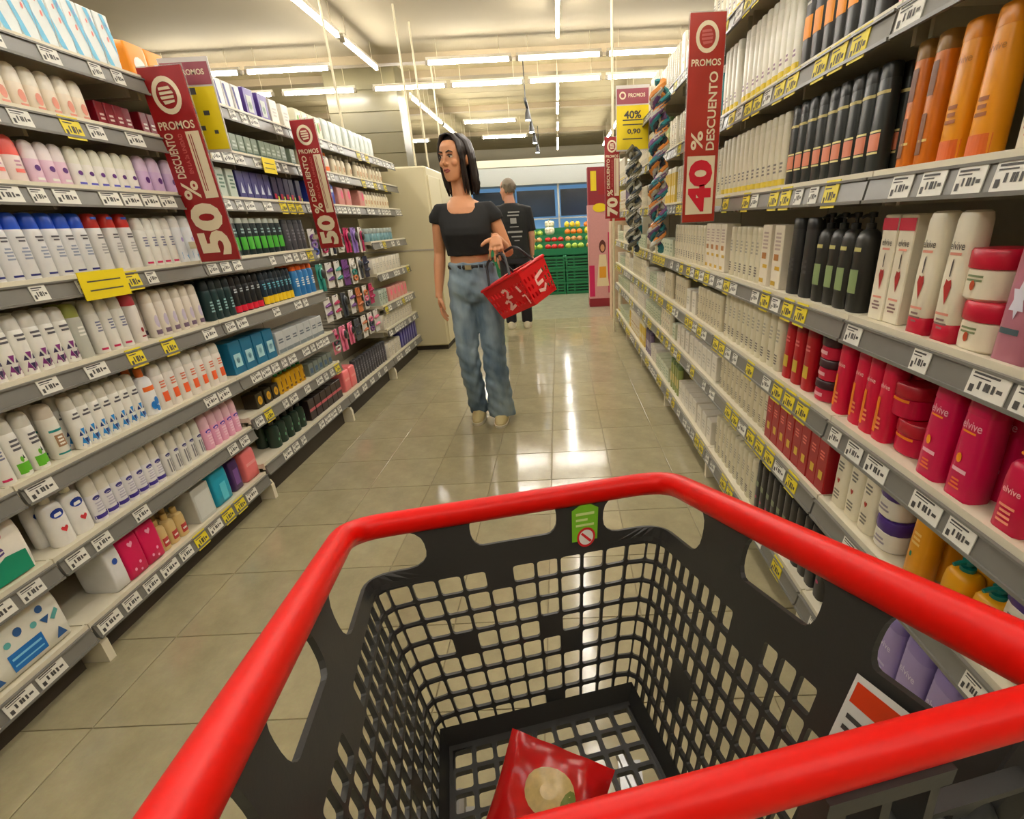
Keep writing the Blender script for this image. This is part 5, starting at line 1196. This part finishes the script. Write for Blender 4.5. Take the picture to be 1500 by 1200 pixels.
for x in (-1.9, 2.3):
    o = MB().box(-.03, .03, -.03, .03, 0, 2.35).build('post', m_rod, None, False, loc=(x, 11.6, 0)); tag(o, 'thin cream post carrying the %s end of the far beam' % ('left' if x < 0 else 'right'), 'post', 'posts of the far beam')
# further shelving seen past the aisle on the left
m_fg = mat('far_goods', (150, 140, 120), .5, var=.6, scale=9)
fs_ = empty('far_shelving', (-3.4, 11.2, 0)); tag(fs_, 'distant shelving with pale goods left of the man', 'shelf unit')
MB().box(-1.1, 1.1, .1, .4, 0, 1.9).build('back', m_shelf, fs_, False)
for z in (.3, .7, 1.1, 1.5): MB().box(-1.1, 1.1, -.2, .1, z, z+.04).build('shelf', m_shelf, fs_, False)
# ================================================================ PEOPLE
TMP = bpy.data.scenes.new('workbench')
def remesh(mb, name, m, parent, voxel=.006, smooth=6, disp=None, cut=None):
    me = mb.mesh(name+'_raw', m); o = bpy.data.objects.new(name+'_raw', me); TMP.collection.objects.link(o)
    r = o.modifiers.new('r', 'REMESH'); r.mode = 'VOXEL'; r.voxel_size = voxel; r.use_smooth_shade = True
    s_ = o.modifiers.new('s', 'SMOOTH'); s_.factor = .5; s_.iterations = smooth
    with bpy.context.temp_override(scene=TMP, view_layer=TMP.view_layers[0]):
        dg = bpy.context.evaluated_depsgraph_get(); nm = bpy.data.meshes.new_from_object(o.evaluated_get(dg))
    bpy.data.objects.remove(o); bpy.data.meshes.remove(me)
    nm.name = name
    if not nm.materials: nm.materials.append(m)
    if disp:
        for v in nm.vertices: v.co = Vector(v.co)+disp(Vector(v.co), v.normal)
    if cut:
        bb = bmesh.new(); bb.from_mesh(nm); bmesh.ops.delete(bb, geom=[f for f in bb.faces if cut(f.calc_center_median())], context='FACES'); bb.to_mesh(nm); bb.free()
    nm.polygons.foreach_set('use_smooth', [True]*len(nm.polygons)); nm.update()
    return link(name, nm, parent)
def xform(mb, M, t):
    mb.v = [tuple(M @ Vector(p)+Vector(t)) for p in mb.v]; return mb
def skin_mat(name, c):
    m = mat(name, c, .5, var=.05, scale=25)
    b = m.node_tree.nodes['Principled BSDF']; b.inputs['Subsurface Weight'].default_value = .08; b.inputs['Subsurface Radius'].default_value = (.01, .004, .002); b.inputs['Subsurface Scale'].default_value = .5
    return m
m_skin = skin_mat('skin_warm', (206, 146, 106)); m_skin2 = skin_mat('skin_pink', (206, 150, 124))
m_hair = mat('hair_dark_brown', (34, 24, 22), .38, var=.25, scale=120); m_tee = mat('black_jersey', (22, 22, 22), .85, var=.15, scale=300, bump=.1)
m_lip = mat('lips', (150, 72, 66), .45); m_eyew = mat('eye_white', (226, 218, 206), .3); m_iris = mat('eye_dark', (36, 24, 18), .25); m_belt = mat('belt_black', (20, 18, 18), .45)
m_shoe = mat('shoe_cream', (206, 190, 140), .6); m_sole = mat('shoe_sole', (232, 226, 208), .6)
def denim():
    m = bpy.data.materials.new('blue_denim'); m.use_nodes = True; nt = m.node_tree; b = nt.nodes['Principled BSDF']; b.inputs['Roughness'].default_value = .8
    tc = nt.nodes.new('ShaderNodeTexCoord'); n1 = nt.nodes.new('ShaderNodeTexNoise'); n1.inputs['Scale'].default_value = 7; n1.inputs['Detail'].default_value = 6
    r = nt.nodes.new('ShaderNodeValToRGB'); r.color_ramp.elements[0].position = .35; r.color_ramp.elements[1].position = .68
    r.color_ramp.elements[0].color = lin((78, 100, 120)); r.color_ramp.elements[1].color = lin((138, 156, 166))
    mp = nt.nodes.new('ShaderNodeMapping'); mp.inputs['Scale'].default_value = (1.6, 1, .55)
    nt.links.new(tc.outputs['Object'], mp.inputs['Vector']); nt.links.new(mp.outputs['Vector'], n1.inputs['Vector']); nt.links.new(n1.outputs['Fac'], r.inputs['Fac'])
    n2 = nt.nodes.new('ShaderNodeTexNoise'); n2.inputs['Scale'].default_value = 400
    bp = nt.nodes.new('ShaderNodeBump'); bp.inputs['Strength'].default_value = .2; bp.inputs['Distance'].default_value = .002
    nt.links.new(tc.outputs['Object'], n2.inputs['Vector']); nt.links.new(n2.outputs['Fac'], bp.inputs['Height']); nt.links.new(bp.outputs['Normal'], b.inputs['Normal'])
    nt.links.new(r.outputs['Color'], b.inputs['Base Color'])
    return m
m_denim = denim()
def head_mesh(mb, M, t, nose=1., fem=True):
    h = MB()
    ring_ = [(-.116, .020, .018, 2.2, 0, -.066), (-.108, .032, .030, 2.2, 0, -.058), (-.095, .041, .043, 2.2, 0, -.048), (-.075, .050, .058, 2.2, 0, -.035), (-.045, .060, .074, 2.2, 0, -.018), (-.015, .066, .084, 2.2, 0, -.007), (.01, .069, .089, 2.2, 0, -.002), (.035, .071, .092, 2.2, 0, .001), (.06, .069, .090, 2.2, 0, .004), (.082, .059, .078, 2.2, 0, .008), (.098, .042, .056, 2.1, 0, .010), (.107, .018, .026, 2, 0, .010)]
    h.loft(ring_, 24)
    h.tube([(0, -.090, .022), (0, -.098, .0), (0, -.110, -.024), (0, -.098, -.034)], [.006, .008, .0105, .007], 8)
    h.ball((.011, -.097, -.030), .008); h.ball((-.011, -.097, -.030), .008)
    h.ball((0, -.086, -.062), (.024, .012, .012)); h.ball((0, -.080, -.098), (.018, .012, .014))
    for s in (-1, 1):
        h.ball((s*.028, -.082, .030), (.022, .010, .007)); h.ball((s*.04, -.070, -.025), (.02, .016, .018))
        h.ball((s*.072, .012, -.008), (.008, .020, .032), R=Matrix.Rotation(s*.35, 3, 'Z'))
    xform(h, M, t); mb.add(h.v, h.f)
def face_parts(parent, M, t, lipm=m_lip, brow=m_hair):
    for s in (-1, 1):
        b = MB().ball((s*.030, -.0800, .008), (.0135, .008, .0068), 12, 8); e = xform(b, M, t).build('eye', m_eyew, parent)
        xform(MB().ball((s*.030-.002, -.0865, .008), (.006, .003, .006), 10, 6), M, t).build('iris', m_iris, e)
        xform(MB().tube([(s*.014, -.0885, .0135), (s*.030, -.0905, .0172), (s*.046, -.0835, .0125)], .0022, 6), M, t).build('eyelid', brow, e)
        xform(MB().tube([(s*.013, -.0925, .029), (s*.032, -.0925, .035), (s*.050, -.0830, .029)], [.0035, .004, .002], 6), M, t).build('eyebrow', brow, parent)
    xform(MB().tube([(-.022, -.090, -.061), (-.008, -.0975, -.0555), (0, -.0985, -.057), (.008, -.0975, -.0555), (.022, -.090, -.061)], [.002, .0045, .004, .0045, .002], 8), M, t).build('upper_lip', lipm, parent)
    xform(MB().tube([(-.020, -.090, -.0635), (0, -.0975, -.068), (.020, -.090, -.0635)], [.002, .0055, .002], 8), M, t).build('lower_lip', lipm, parent)
WO = Vector((-.51, 3.07, 0))
def wl(px, py, Y): return at(px, py, Y=Y)-WO
woman = empty('person', WO); tag(woman, 'dark haired person in black crop top and blue jeans carrying a red basket', 'person')
HM = Matrix.Rotation(math.radians(-27), 3, 'Z') @ Matrix.Rotation(math.radians(4), 3, 'X'); HT = (-.052, .0, 1.592)
bd = MB()
head_mesh(bd, HM, HT)
bd.tube([(-.050, .012, 1.53), (-.050, .016, 1.45), (-.045, .02, 1.39), (-.042, .022, 1.33)], [.046, .046, .052, .075], 16, up=(0, -1, 0))
# chest under the top, bare midriff
cx = -.035
bd.loft([(.98, .125, .09, 2.4, cx, 0), (1.03, .116, .085, 2.4, cx, 0), (1.08, .114, .085, 2.4, cx, 0), (1.14, .122, .095, 2.4, cx, -.004), (1.20, .13, .10, 2.4, cx, -.004), (1.27, .14, .092, 2.5, cx, .006), (1.32, .15, .07, 2.4, cx, .014), (1.355, .11, .055, 2.2, cx-.003, .018), (1.385, .055, .045, 2, cx-.008, .02)], 24)
bd.loft([(1.30, .085, .030, 2.2, cx-.004, -.055), (1.335, .088, .040, 2.2, cx-.006, -.036), (1.36, .085, .048, 2.2, cx-.008, -.012), (1.392, .060, .044, 2, cx-.012, .010)], 20)
# her right arm, hanging
RS, RE, RWr = Vector((-.190, .01, 1.305)), Vector((-.218, .03, 1.085)), Vector((-.245, -.02, .860))
def limb(mb, pts, rad, seg=14): mb.tube(pts, rad, seg, up=(0, -1, .15))
limb(bd, [(-.14, .012, 1.318), RS, L3(RS, RE, .35), L3(RS, RE, .7), RE, L3(RE, RWr, .3), L3(RE, RWr, .7), RWr, RWr+Vector((.0, -.012, -.03))], [.040, .040, .041, .038, .034, .036, .029, .022, .023])
pal = RWr+Vector((.006, -.016, -.055))
bd.ball(pal, (.015, .036, .048), R=Matrix.Rotation(.12, 3, 'X'))
for k, (dy, ln) in enumerate(((-.028, .072), (-.010, .082), (.009, .078), (.026, .062))):
    a = pal+Vector((.004, dy-.004, -.034))
    bd.tube([a, a+Vector((.006, -.006, -ln*.45)), a+Vector((.018, -.006, -ln*.8)), a+Vector((.030, -.002, -ln))], [.0092, .0088, .0078, .0062], 8)
a = pal+Vector((.008, -.030, .020)); bd.tube([a, a+Vector((.014, -.018, -.022)), a+Vector((.022, -.022, -.048)), a+Vector((.026, -.020, -.062))], [.012, .011, .0092, .007], 8)
# her left arm, bent, carrying the basket in the crook
LS, LE = Vector((.118, .012, 1.305)), Vector((.196, .03, 1.075))
LW = wl(725, 347, 2.84)
limb(bd, [(.06, .012, 1.318), LS, L3(LS, LE, .35), L3(LS, LE, .7), LE, L3(LE, LW, .3), L3(LE, LW, .7), LW], [.040, .040, .041, .039, .037, .036, .030, .023])
pk = wl(727, 358, 2.815)
d_ = (pk-LW).normalized()
bd.tube([LW, L3(LW, pk, .4), L3(LW, pk, .8), pk+d_*.012], [(.020, .023), (.017, .034), (.016, .039), (.013, .036)], 14, up=(0, -1, .4))
for k, (dx, ln, sp) in enumerate(((-.030, .078, -.010), (-.010, .088, -.003), (.010, .082, .004), (.028, .066, .010))):
    a = pk+Vector((dx, 0, -.004))
    bd.tube([a, a+Vector((sp*.5, -.016, -ln*.30)), a+Vector((sp, -.010, -ln*.72)), a+Vector((sp*1.1, .006, -ln))], [.0098, .0094, .0082, .0066], 8)
a = L3(LW, pk, .35)+Vector((-.026, -.004, .0)); bd.tube([a, a+Vector((-.026, -.012, -.008)), a+Vector((-.045, -.016, -.022)), a+Vector((-.054, -.014, -.034))], [.013, .0115, .0096, .0075], 8)
remesh(bd, 'body', m_skin, woman, .0042, 3)
face_parts(woman, HM, HT)
# hair in strands falling from a parting
hr_ = random.Random(9); hb = MB()
hb.ball((0, .018, .034), (.083, .096, .093), 24, 16)
for s in (-1, 1):
    for k in range(64):
        ph = math.radians((62 if s < 0 else 88)+hr_.random()*(118 if s < 0 else 92)) if k > 5 else math.radians(50+hr_.random()*12)
        y0 = -.060+.115*min(1, (ph-.8)/2.3)+hr_.uniform(-.01, .01); ex = 1+hr_.uniform(-.03, .08)
        ex_, ey_ = s*math.sin(ph)*.081*ex, -math.cos(ph)*.094*ex+.012
        ln = hr_.uniform(.150, .185); wv_ = hr_.uniform(-.012, .012)
        pts = [(s*.004+.008, y0, .121), (ex_*.5, (y0+ey_)/2, .112), (ex_*.88, ey_*.92, .076), (ex_*1.04, ey_, .03), (ex_*1.06, ey_+.005, -.03), (ex_*1.04+wv_*.5, ey_*.96+.012, -.09), (ex_*1.0+wv_, ey_*.9+.018, -ln+.03), (ex_*.94+wv_, ey_*.85+.018, -ln-.012)]
        if s < 0 and ph < 1.5:      # tucked behind the ear on the side turned to the camera
            pass
        hb.tube(pts, [.004, .010, .012, .011, .010, .010, .009, .002], 6)
xform(hb, HM, HT); hb.build('hair', m_hair, woman, True, 80)
# crop top
tp = MB()
tp.loft([(1.072, .128, .098, 2.5, cx, -.002), (1.09, .130, .100, 2.5, cx, -.003), (1.15, .137, .112, 2.5, cx, -.010), (1.19, .144, .122, 2.5, cx, -.014), (1.225, .148, .118, 2.5, cx, -.010), (1.27, .156, .104, 2.6, cx, 0), (1.31, .166, .088, 2.6, cx, .012), (1.338, .160, .074, 2.4, cx, .016), (1.358, .128, .062, 2.2, cx, .02)], 28)
for S, E in ((RS, RE), (LS, LE)):
    c0 = Vector((cx, .012, 1.312)); tp.tube([L3(c0, S, .5), L3(c0, S, .95), L3(S, E, .10), L3(S, E, .22)], [.056, .060, .059, .056], 16, up=(0, -1, .1))
def top_disp(p, n):
    return Vector(n)*(.0022*math.sin(p.z*60+p.x*30)*math.sin(p.x*50+p.z*20)*max(0, 1-(p.z-1.09)/.12 if p.z < 1.21 else 0))
remesh(tp, 'crop_top', m_tee, woman, .006, 4, top_disp, cut=lambda c: ((c.x-cx+.008)/.080)**2+((c.z-1.405)/.090)**2 < 1 and (c.y < .0 or c.z > 1.372))
# jeans
jn = MB(); jx = -.022
jn.loft([(.80, .150, .105, 2.6, jx, .012), (.86, .168, .125, 2.6, jx, .010), (.92, .158, .122, 2.6, jx, .006), (.97, .143, .106, 2.5, jx-.004, .002), (1.032, .134, .098, 2.4, jx-.008, 0)], 28)
RHp, RK, RA = Vector((-.102, .006, .84)), Vector((-.108, -.045, .45)), Vector((-.088, .02, .055))
LHp, LK, LA = Vector((.062, .006, .84)), Vector((.060, -.055, .45)), Vector((.072, -.045, .045))
for hp_, kn, an, rr in ((RHp, RK, RA, (.088, .086, .078, .070, .068, .064, .064, .066)), (LHp, LK, LA, (.088, .087, .080, .075, .076, .080, .086, .092))):
    jn.tube([hp_, L3(hp_, kn, .2), L3(hp_, kn, .55), L3(hp_, kn, .9), L3(kn, an, .15), L3(kn, an, .5), L3(kn, an, .85), an], list(rr), 18, up=(0, -1, 0))
def jean_disp(p, n):
    f = .0035*math.sin(p.z*42+3*math.sin(p.x*30+p.y*22))+.0025*math.sin(p.z*90+p.x*60)
    k = 1.2 if p.z < .55 else (.9 if p.z > .75 else .5)
    return Vector(n)*(f*k)
remesh(jn, 'jeans', m_denim, woman, .008, 3, jean_disp)
MB().tube([(jx-.008+.140*math.cos(a), .1045*math.sin(a), 1.008) for a in [i*math.pi/16 for i in range(32)]], [(.012, .003)]*32, 8, close=True).build('belt', m_belt, woman)
bk_ = MB(); bk_.bbox(-.050, -.012, -.114, -.108, .993, 1.021, .002); bk_.build('buckle', mat('buckle_metal', (180, 170, 140), .3, metal=.9), woman, False)
for q in (-.10, -.07, .03, .06): MB().box(q-.004, q+.004, -.1105+abs(q)*.11, -.1035+abs(q)*.11, .985, 1.026).build('belt_loop', m_denim, woman, False)
for an, nm in ((RA, 0), (LA, 1)):
    s_ = MB(); s_.loft([(0.012, .042, .105, 2.6, an.x, an.y-.04), (.03, .045, .110, 2.6, an.x, an.y-.04), (.055, .042, .098, 2.5, an.x, an.y-.03), (.085, .034, .055, 2.2, an.x, an.y+.005), (.10, .028, .036, 2, an.x, an.y+.012)], 20)
    sh = s_.build('shoe', m_shoe, woman)
    MB().loft([(0, .044, .108, 2.6, an.x, an.y-.04), (.02, .048, .114, 2.6, an.x, an.y-.04)], 20).build('sole', m_sole, sh)
    MB().tube([(an.x-.02, an.y-.075, .068), (an.x+.02, an.y-.062, .074)], .004, 6).build('lace', m_sole, sh)
# ---------------------------------------------------------------- hand basket on her forearm
m_bred = mat('basket_red_plastic', (206, 12, 22), .35, var=.08); m_bmark = mat('basket_white_print', (240, 190, 180), .5)
bc = at(763, 424, Y=2.88)
basket = empty('hand_basket', bc); tag(basket, 'red plastic hand basket with white marks hanging from the forearm', 'basket')
basket.rotation_mode = 'XYZ'
BM = Matrix.Rotation(math.radians(-27), 3, 'Y') @ Matrix.Rotation(math.radians(-40), 3, 'Z')
basket.rotation_euler = BM.to_euler('XYZ')
bl_, bd_, bh_ = .345, .235, .20
def bq(u, v): return None
def wallpt(side, u, v):     # v 0 top .. 1 bottom
    tx_, ty_ = bl_/2*(1-.12*v), bd_/2*(1-.14*v); z = bh_/2-bh_*v
    return {'f': Vector((-tx_+2*tx_*u, -ty_, z)), 'b': Vector((tx_-2*tx_*u, ty_, z)), 'r': Vector((tx_, -ty_+2*ty_*u, z)), 'l': Vector((-tx_, ty_-2*ty_*u, z))}[side]
for side, nc in (('f', 11), ('b', 11), ('r', 7), ('l', 7)):
    wall = bmesh.new(); wv = {}
    def W(u, v, side=side): return wallpt(side, u, v)
    quad(0, 1, 0, .2, nc, 1); quad(0, 1, .88, 1, nc, 1)
    for i in range(nc):
        for j in range(3):
            v0, v1 = .2+j*.68/3, .2+(j+1)*.68/3
            ring(i/nc, (i+1)/nc, v0, v1, (i+.30)/nc, (i+.70)/nc, v0+.045, v1-.045, .2, ns=2) if not (side in 'fr' and 1 < i < nc-2 and j == 1) else quad(i/nc, (i+1)/nc, v0, v1)
    bmesh.ops.remove_doubles(wall, verts=wall.verts, dist=.0002); bmesh.ops.recalc_face_normals(wall, faces=wall.faces)
    me = bpy.data.meshes.new('side_wall'); wall.to_mesh(me); wall.free(); me.materials.append(m_bred)
    o = link('side_wall', me, basket); so = o.modifiers.new('t', 'SOLIDIFY'); so.thickness = .004; so.offset = 0
c4 = [wallpt('f', 0, 1), wallpt('f', 1, 1), wallpt('b', 0, 1), wallpt('b', 1, 1)]
MB().add([p for p in c4]+[p+Vector((0, 0, .005)) for p in c4], [(3, 2, 1, 0), (4, 5, 6, 7), (0, 1, 5, 4), (1, 2, 6, 5), (2, 3, 7, 6), (3, 0, 4, 7)]).build('bottom', m_bred, basket, False)
r4 = [wallpt('f', 0, 0), wallpt('f', 1, 0), wallpt('b', 0, 0), wallpt('b', 1, 0)]
MB().tube([L3(r4[i], r4[(i+1) % 4], k/6) for i in range(4) for k in range(6)], .009, 8, close=True).build('rim', m_bred, basket)
m_hdl = mat('basket_handle_dark', (44, 44, 48), .4)
for s in (-1, 1):
    MB().tube(rounded([Vector((-.10, s*(bd_/2-.006), bh_/2)), Vector((-.085, s*.05, bh_/2+.125)), Vector((.085, s*.05, bh_/2+.125)), Vector((.10, s*(bd_/2-.006), bh_/2))], .04, 5), .008, 8).build('handle', m_hdl, basket)
def bmark(side, polys):
    b = MB()
    for pl in polys:
        pts = []
        for u, v in pl:
            p = wallpt(side, u, v); n = {'f': Vector((0, -1, -.14)), 'r': Vector((1, 0, -.12))}[side].normalized(); pts.append(p+n*.0032)
        b.add(pts, [tuple(range(len(pl)))])
    return b.build('white_marking', m_bmark, basket, False)
def stroke(pts, w_=.03):
    out = []
    for (a, b), (c, d) in zip(pts, pts[1:]):
        dx, dy = c-a, d-b; l_ = math.hypot(dx, dy) or 1; nx, ny = -dy/l_*w_/2, dx/l_*w_/2*1.6
        out.append([(a+nx, b+ny), (c+nx, d+ny), (c-nx, d-ny), (a-nx, b-ny)])
    return out
for pl in stroke([(.42, .30), (.50, .24), (.56, .34), (.46, .50), (.60, .50)], .05)+stroke([(.34, .62), (.42, .56), (.48, .66), (.36, .84), (.56, .76)], .05)+stroke([(.80, .3), (.84, .5)], .05)+stroke([(.82, .62), (.90, .62), (.92, .9)], .03): bmark('f', [pl])
for pl in stroke([(.75, .30), (.42, .40), (.40, .58), (.66, .55)], .06)+stroke([(.36, .74), (.58, .80), (.70, .66)], .06): bmark('r', [pl])
# ---------------------------------------------------------------- man farther back
MO = Vector((-.545, 6.1, 0))
man = empty('person', MO); tag(man, 'grey haired person in black printed shirt standing behind, back turned', 'person')
m_grey = mat('hair_grey', (120, 108, 92), .6, var=.3, scale=150); m_pants = mat('dark_trousers', (30, 30, 38), .8)
GM = Matrix.Rotation(math.radians(-140), 3, 'Z'); GT = (-.015, .0, 1.597)
b2 = MB(); head_mesh(b2, GM, GT)
b2.tube([(-.01, .01, 1.54), (0, .01, 1.42)], [.055, .065], 14, up=(0, -1, 0))
for s in (-1, 1):
    S, E, Wt = Vector((s*.185, 0, 1.37)), Vector((s*.225, .02, 1.09)), Vector((s*.21, .10, .86))
    b2.tube([S, L3(S, E, .5), E, L3(E, Wt, .5), Wt], [.05, .046, .04, .036, .027], 12, up=(1, 0, 0))
    pm = Wt+Vector((0, .02, -.05)); b2.ball(pm, (.018, .04, .05))
    for k in range(4):
        a = pm+Vector((0, -.026+k*.018, -.03)); b2.tube([a, a+Vector((-s*.006, .006, -.04)), a+Vector((-s*.016, .012, -.07))], [.0098, .009, .007], 8)
    a = pm+Vector((0, -.03, .02)); b2.tube([a, a+Vector((-s*.01, -.02, -.03)), a+Vector((-s*.014, -.018, -.055))], [.012, .011, .008], 8)
b2.loft([(1.0, .15, .10, 2.4), (1.2, .16, .11, 2.4), (1.36, .16, .09, 2.4), (1.43, .08, .06, 2)], 20)
remesh(b2, 'body', m_skin2, man, .006, 3)
face_parts(man, GM, GT, brow=m_grey)
hg = MB(); hg.ball((0, .022, .036), (.077, .088, .084), 20, 14)
for k in range(60):
    ph = hr_.uniform(.9, 5.4); zz = hr_.uniform(-.03, .06); r_ = math.sqrt(max(.05, 1-((zz-.036)/.084)**2))
    p_ = Vector((.077*r_*math.sin(ph), .022-.088*r_*math.cos(ph), zz)); hg.tube([p_, p_*1.04+Vector((0, .004, -.018))], [.008, .003], 5)
xform(hg, GM, GT).build('hair', m_grey, man, True, 80)
t2 = MB(); t2.loft([(.84, .195, .13, 2.5), (.95, .19, .128, 2.5), (1.1, .185, .125, 2.5), (1.25, .192, .128, 2.5), (1.36, .195, .11, 2.5), (1.42, .15, .085, 2.3), (1.452, .075, .07, 2)], 26)
for s in (-1, 1): t2.tube([(s*.12, 0, 1.38), (s*.185, 0, 1.37), (s*.205, .01, 1.26), (s*.222, .015, 1.14)], [.06, .066, .064, .062], 14)
remesh(t2, 'shirt', m_tee, man, .009, 4)
m_prt = mat('shirt_print', (150, 150, 146), .7)
for (a0, a1, z0, z1) in ((-.02, .11, 1.345, 1.36), (-.03, .10, 1.31, 1.325), (.0, .07, 1.23, 1.29), (-.01, .09, 1.19, 1.20), (-.04, .13, 1.13, 1.15), (.0, .12, 1.08, 1.095), (.03, .09, 1.04, 1.05)):
    def ys(x, z): return -(.128*(1-min(.98, abs(x)/.19)**2.5)**.4)-.008
    MB().add([(a0+(a1-a0)*i/4, ys(a0+(a1-a0)*i/4, z), z) for z in (z0, z1) for i in range(5)], [(i, i+1, i+6, i+5) for i in range(4)]).build('shirt_print', m_prt, man, False)
p2 = MB(); p2.loft([(.78, .17, .12, 2.5), (.87, .182, .13, 2.5), (.93, .175, .125, 2.5)], 24)
for s in (-1, 1): p2.tube([(s*.09, 0, .84), (s*.095, -.005, .5), (s*.10, .0, .28), (s*.10, .01, .07)], [.098, .08, .07, .068], 16, up=(0, -1, 0))
remesh(p2, 'trousers', m_pants, man, .01, 3)
for s in (-1, 1):
    sh = MB().loft([(0.0, .046, .12, 2.6, s*.10, .05), (.03, .05, .126, 2.6, s*.10, .05), (.07, .045, .09, 2.4, s*.10, .02), (.10, .036, .05, 2, s*.10, .0)], 18).build('shoe', m_sole, man)

bpy.data.scenes.remove(TMP)
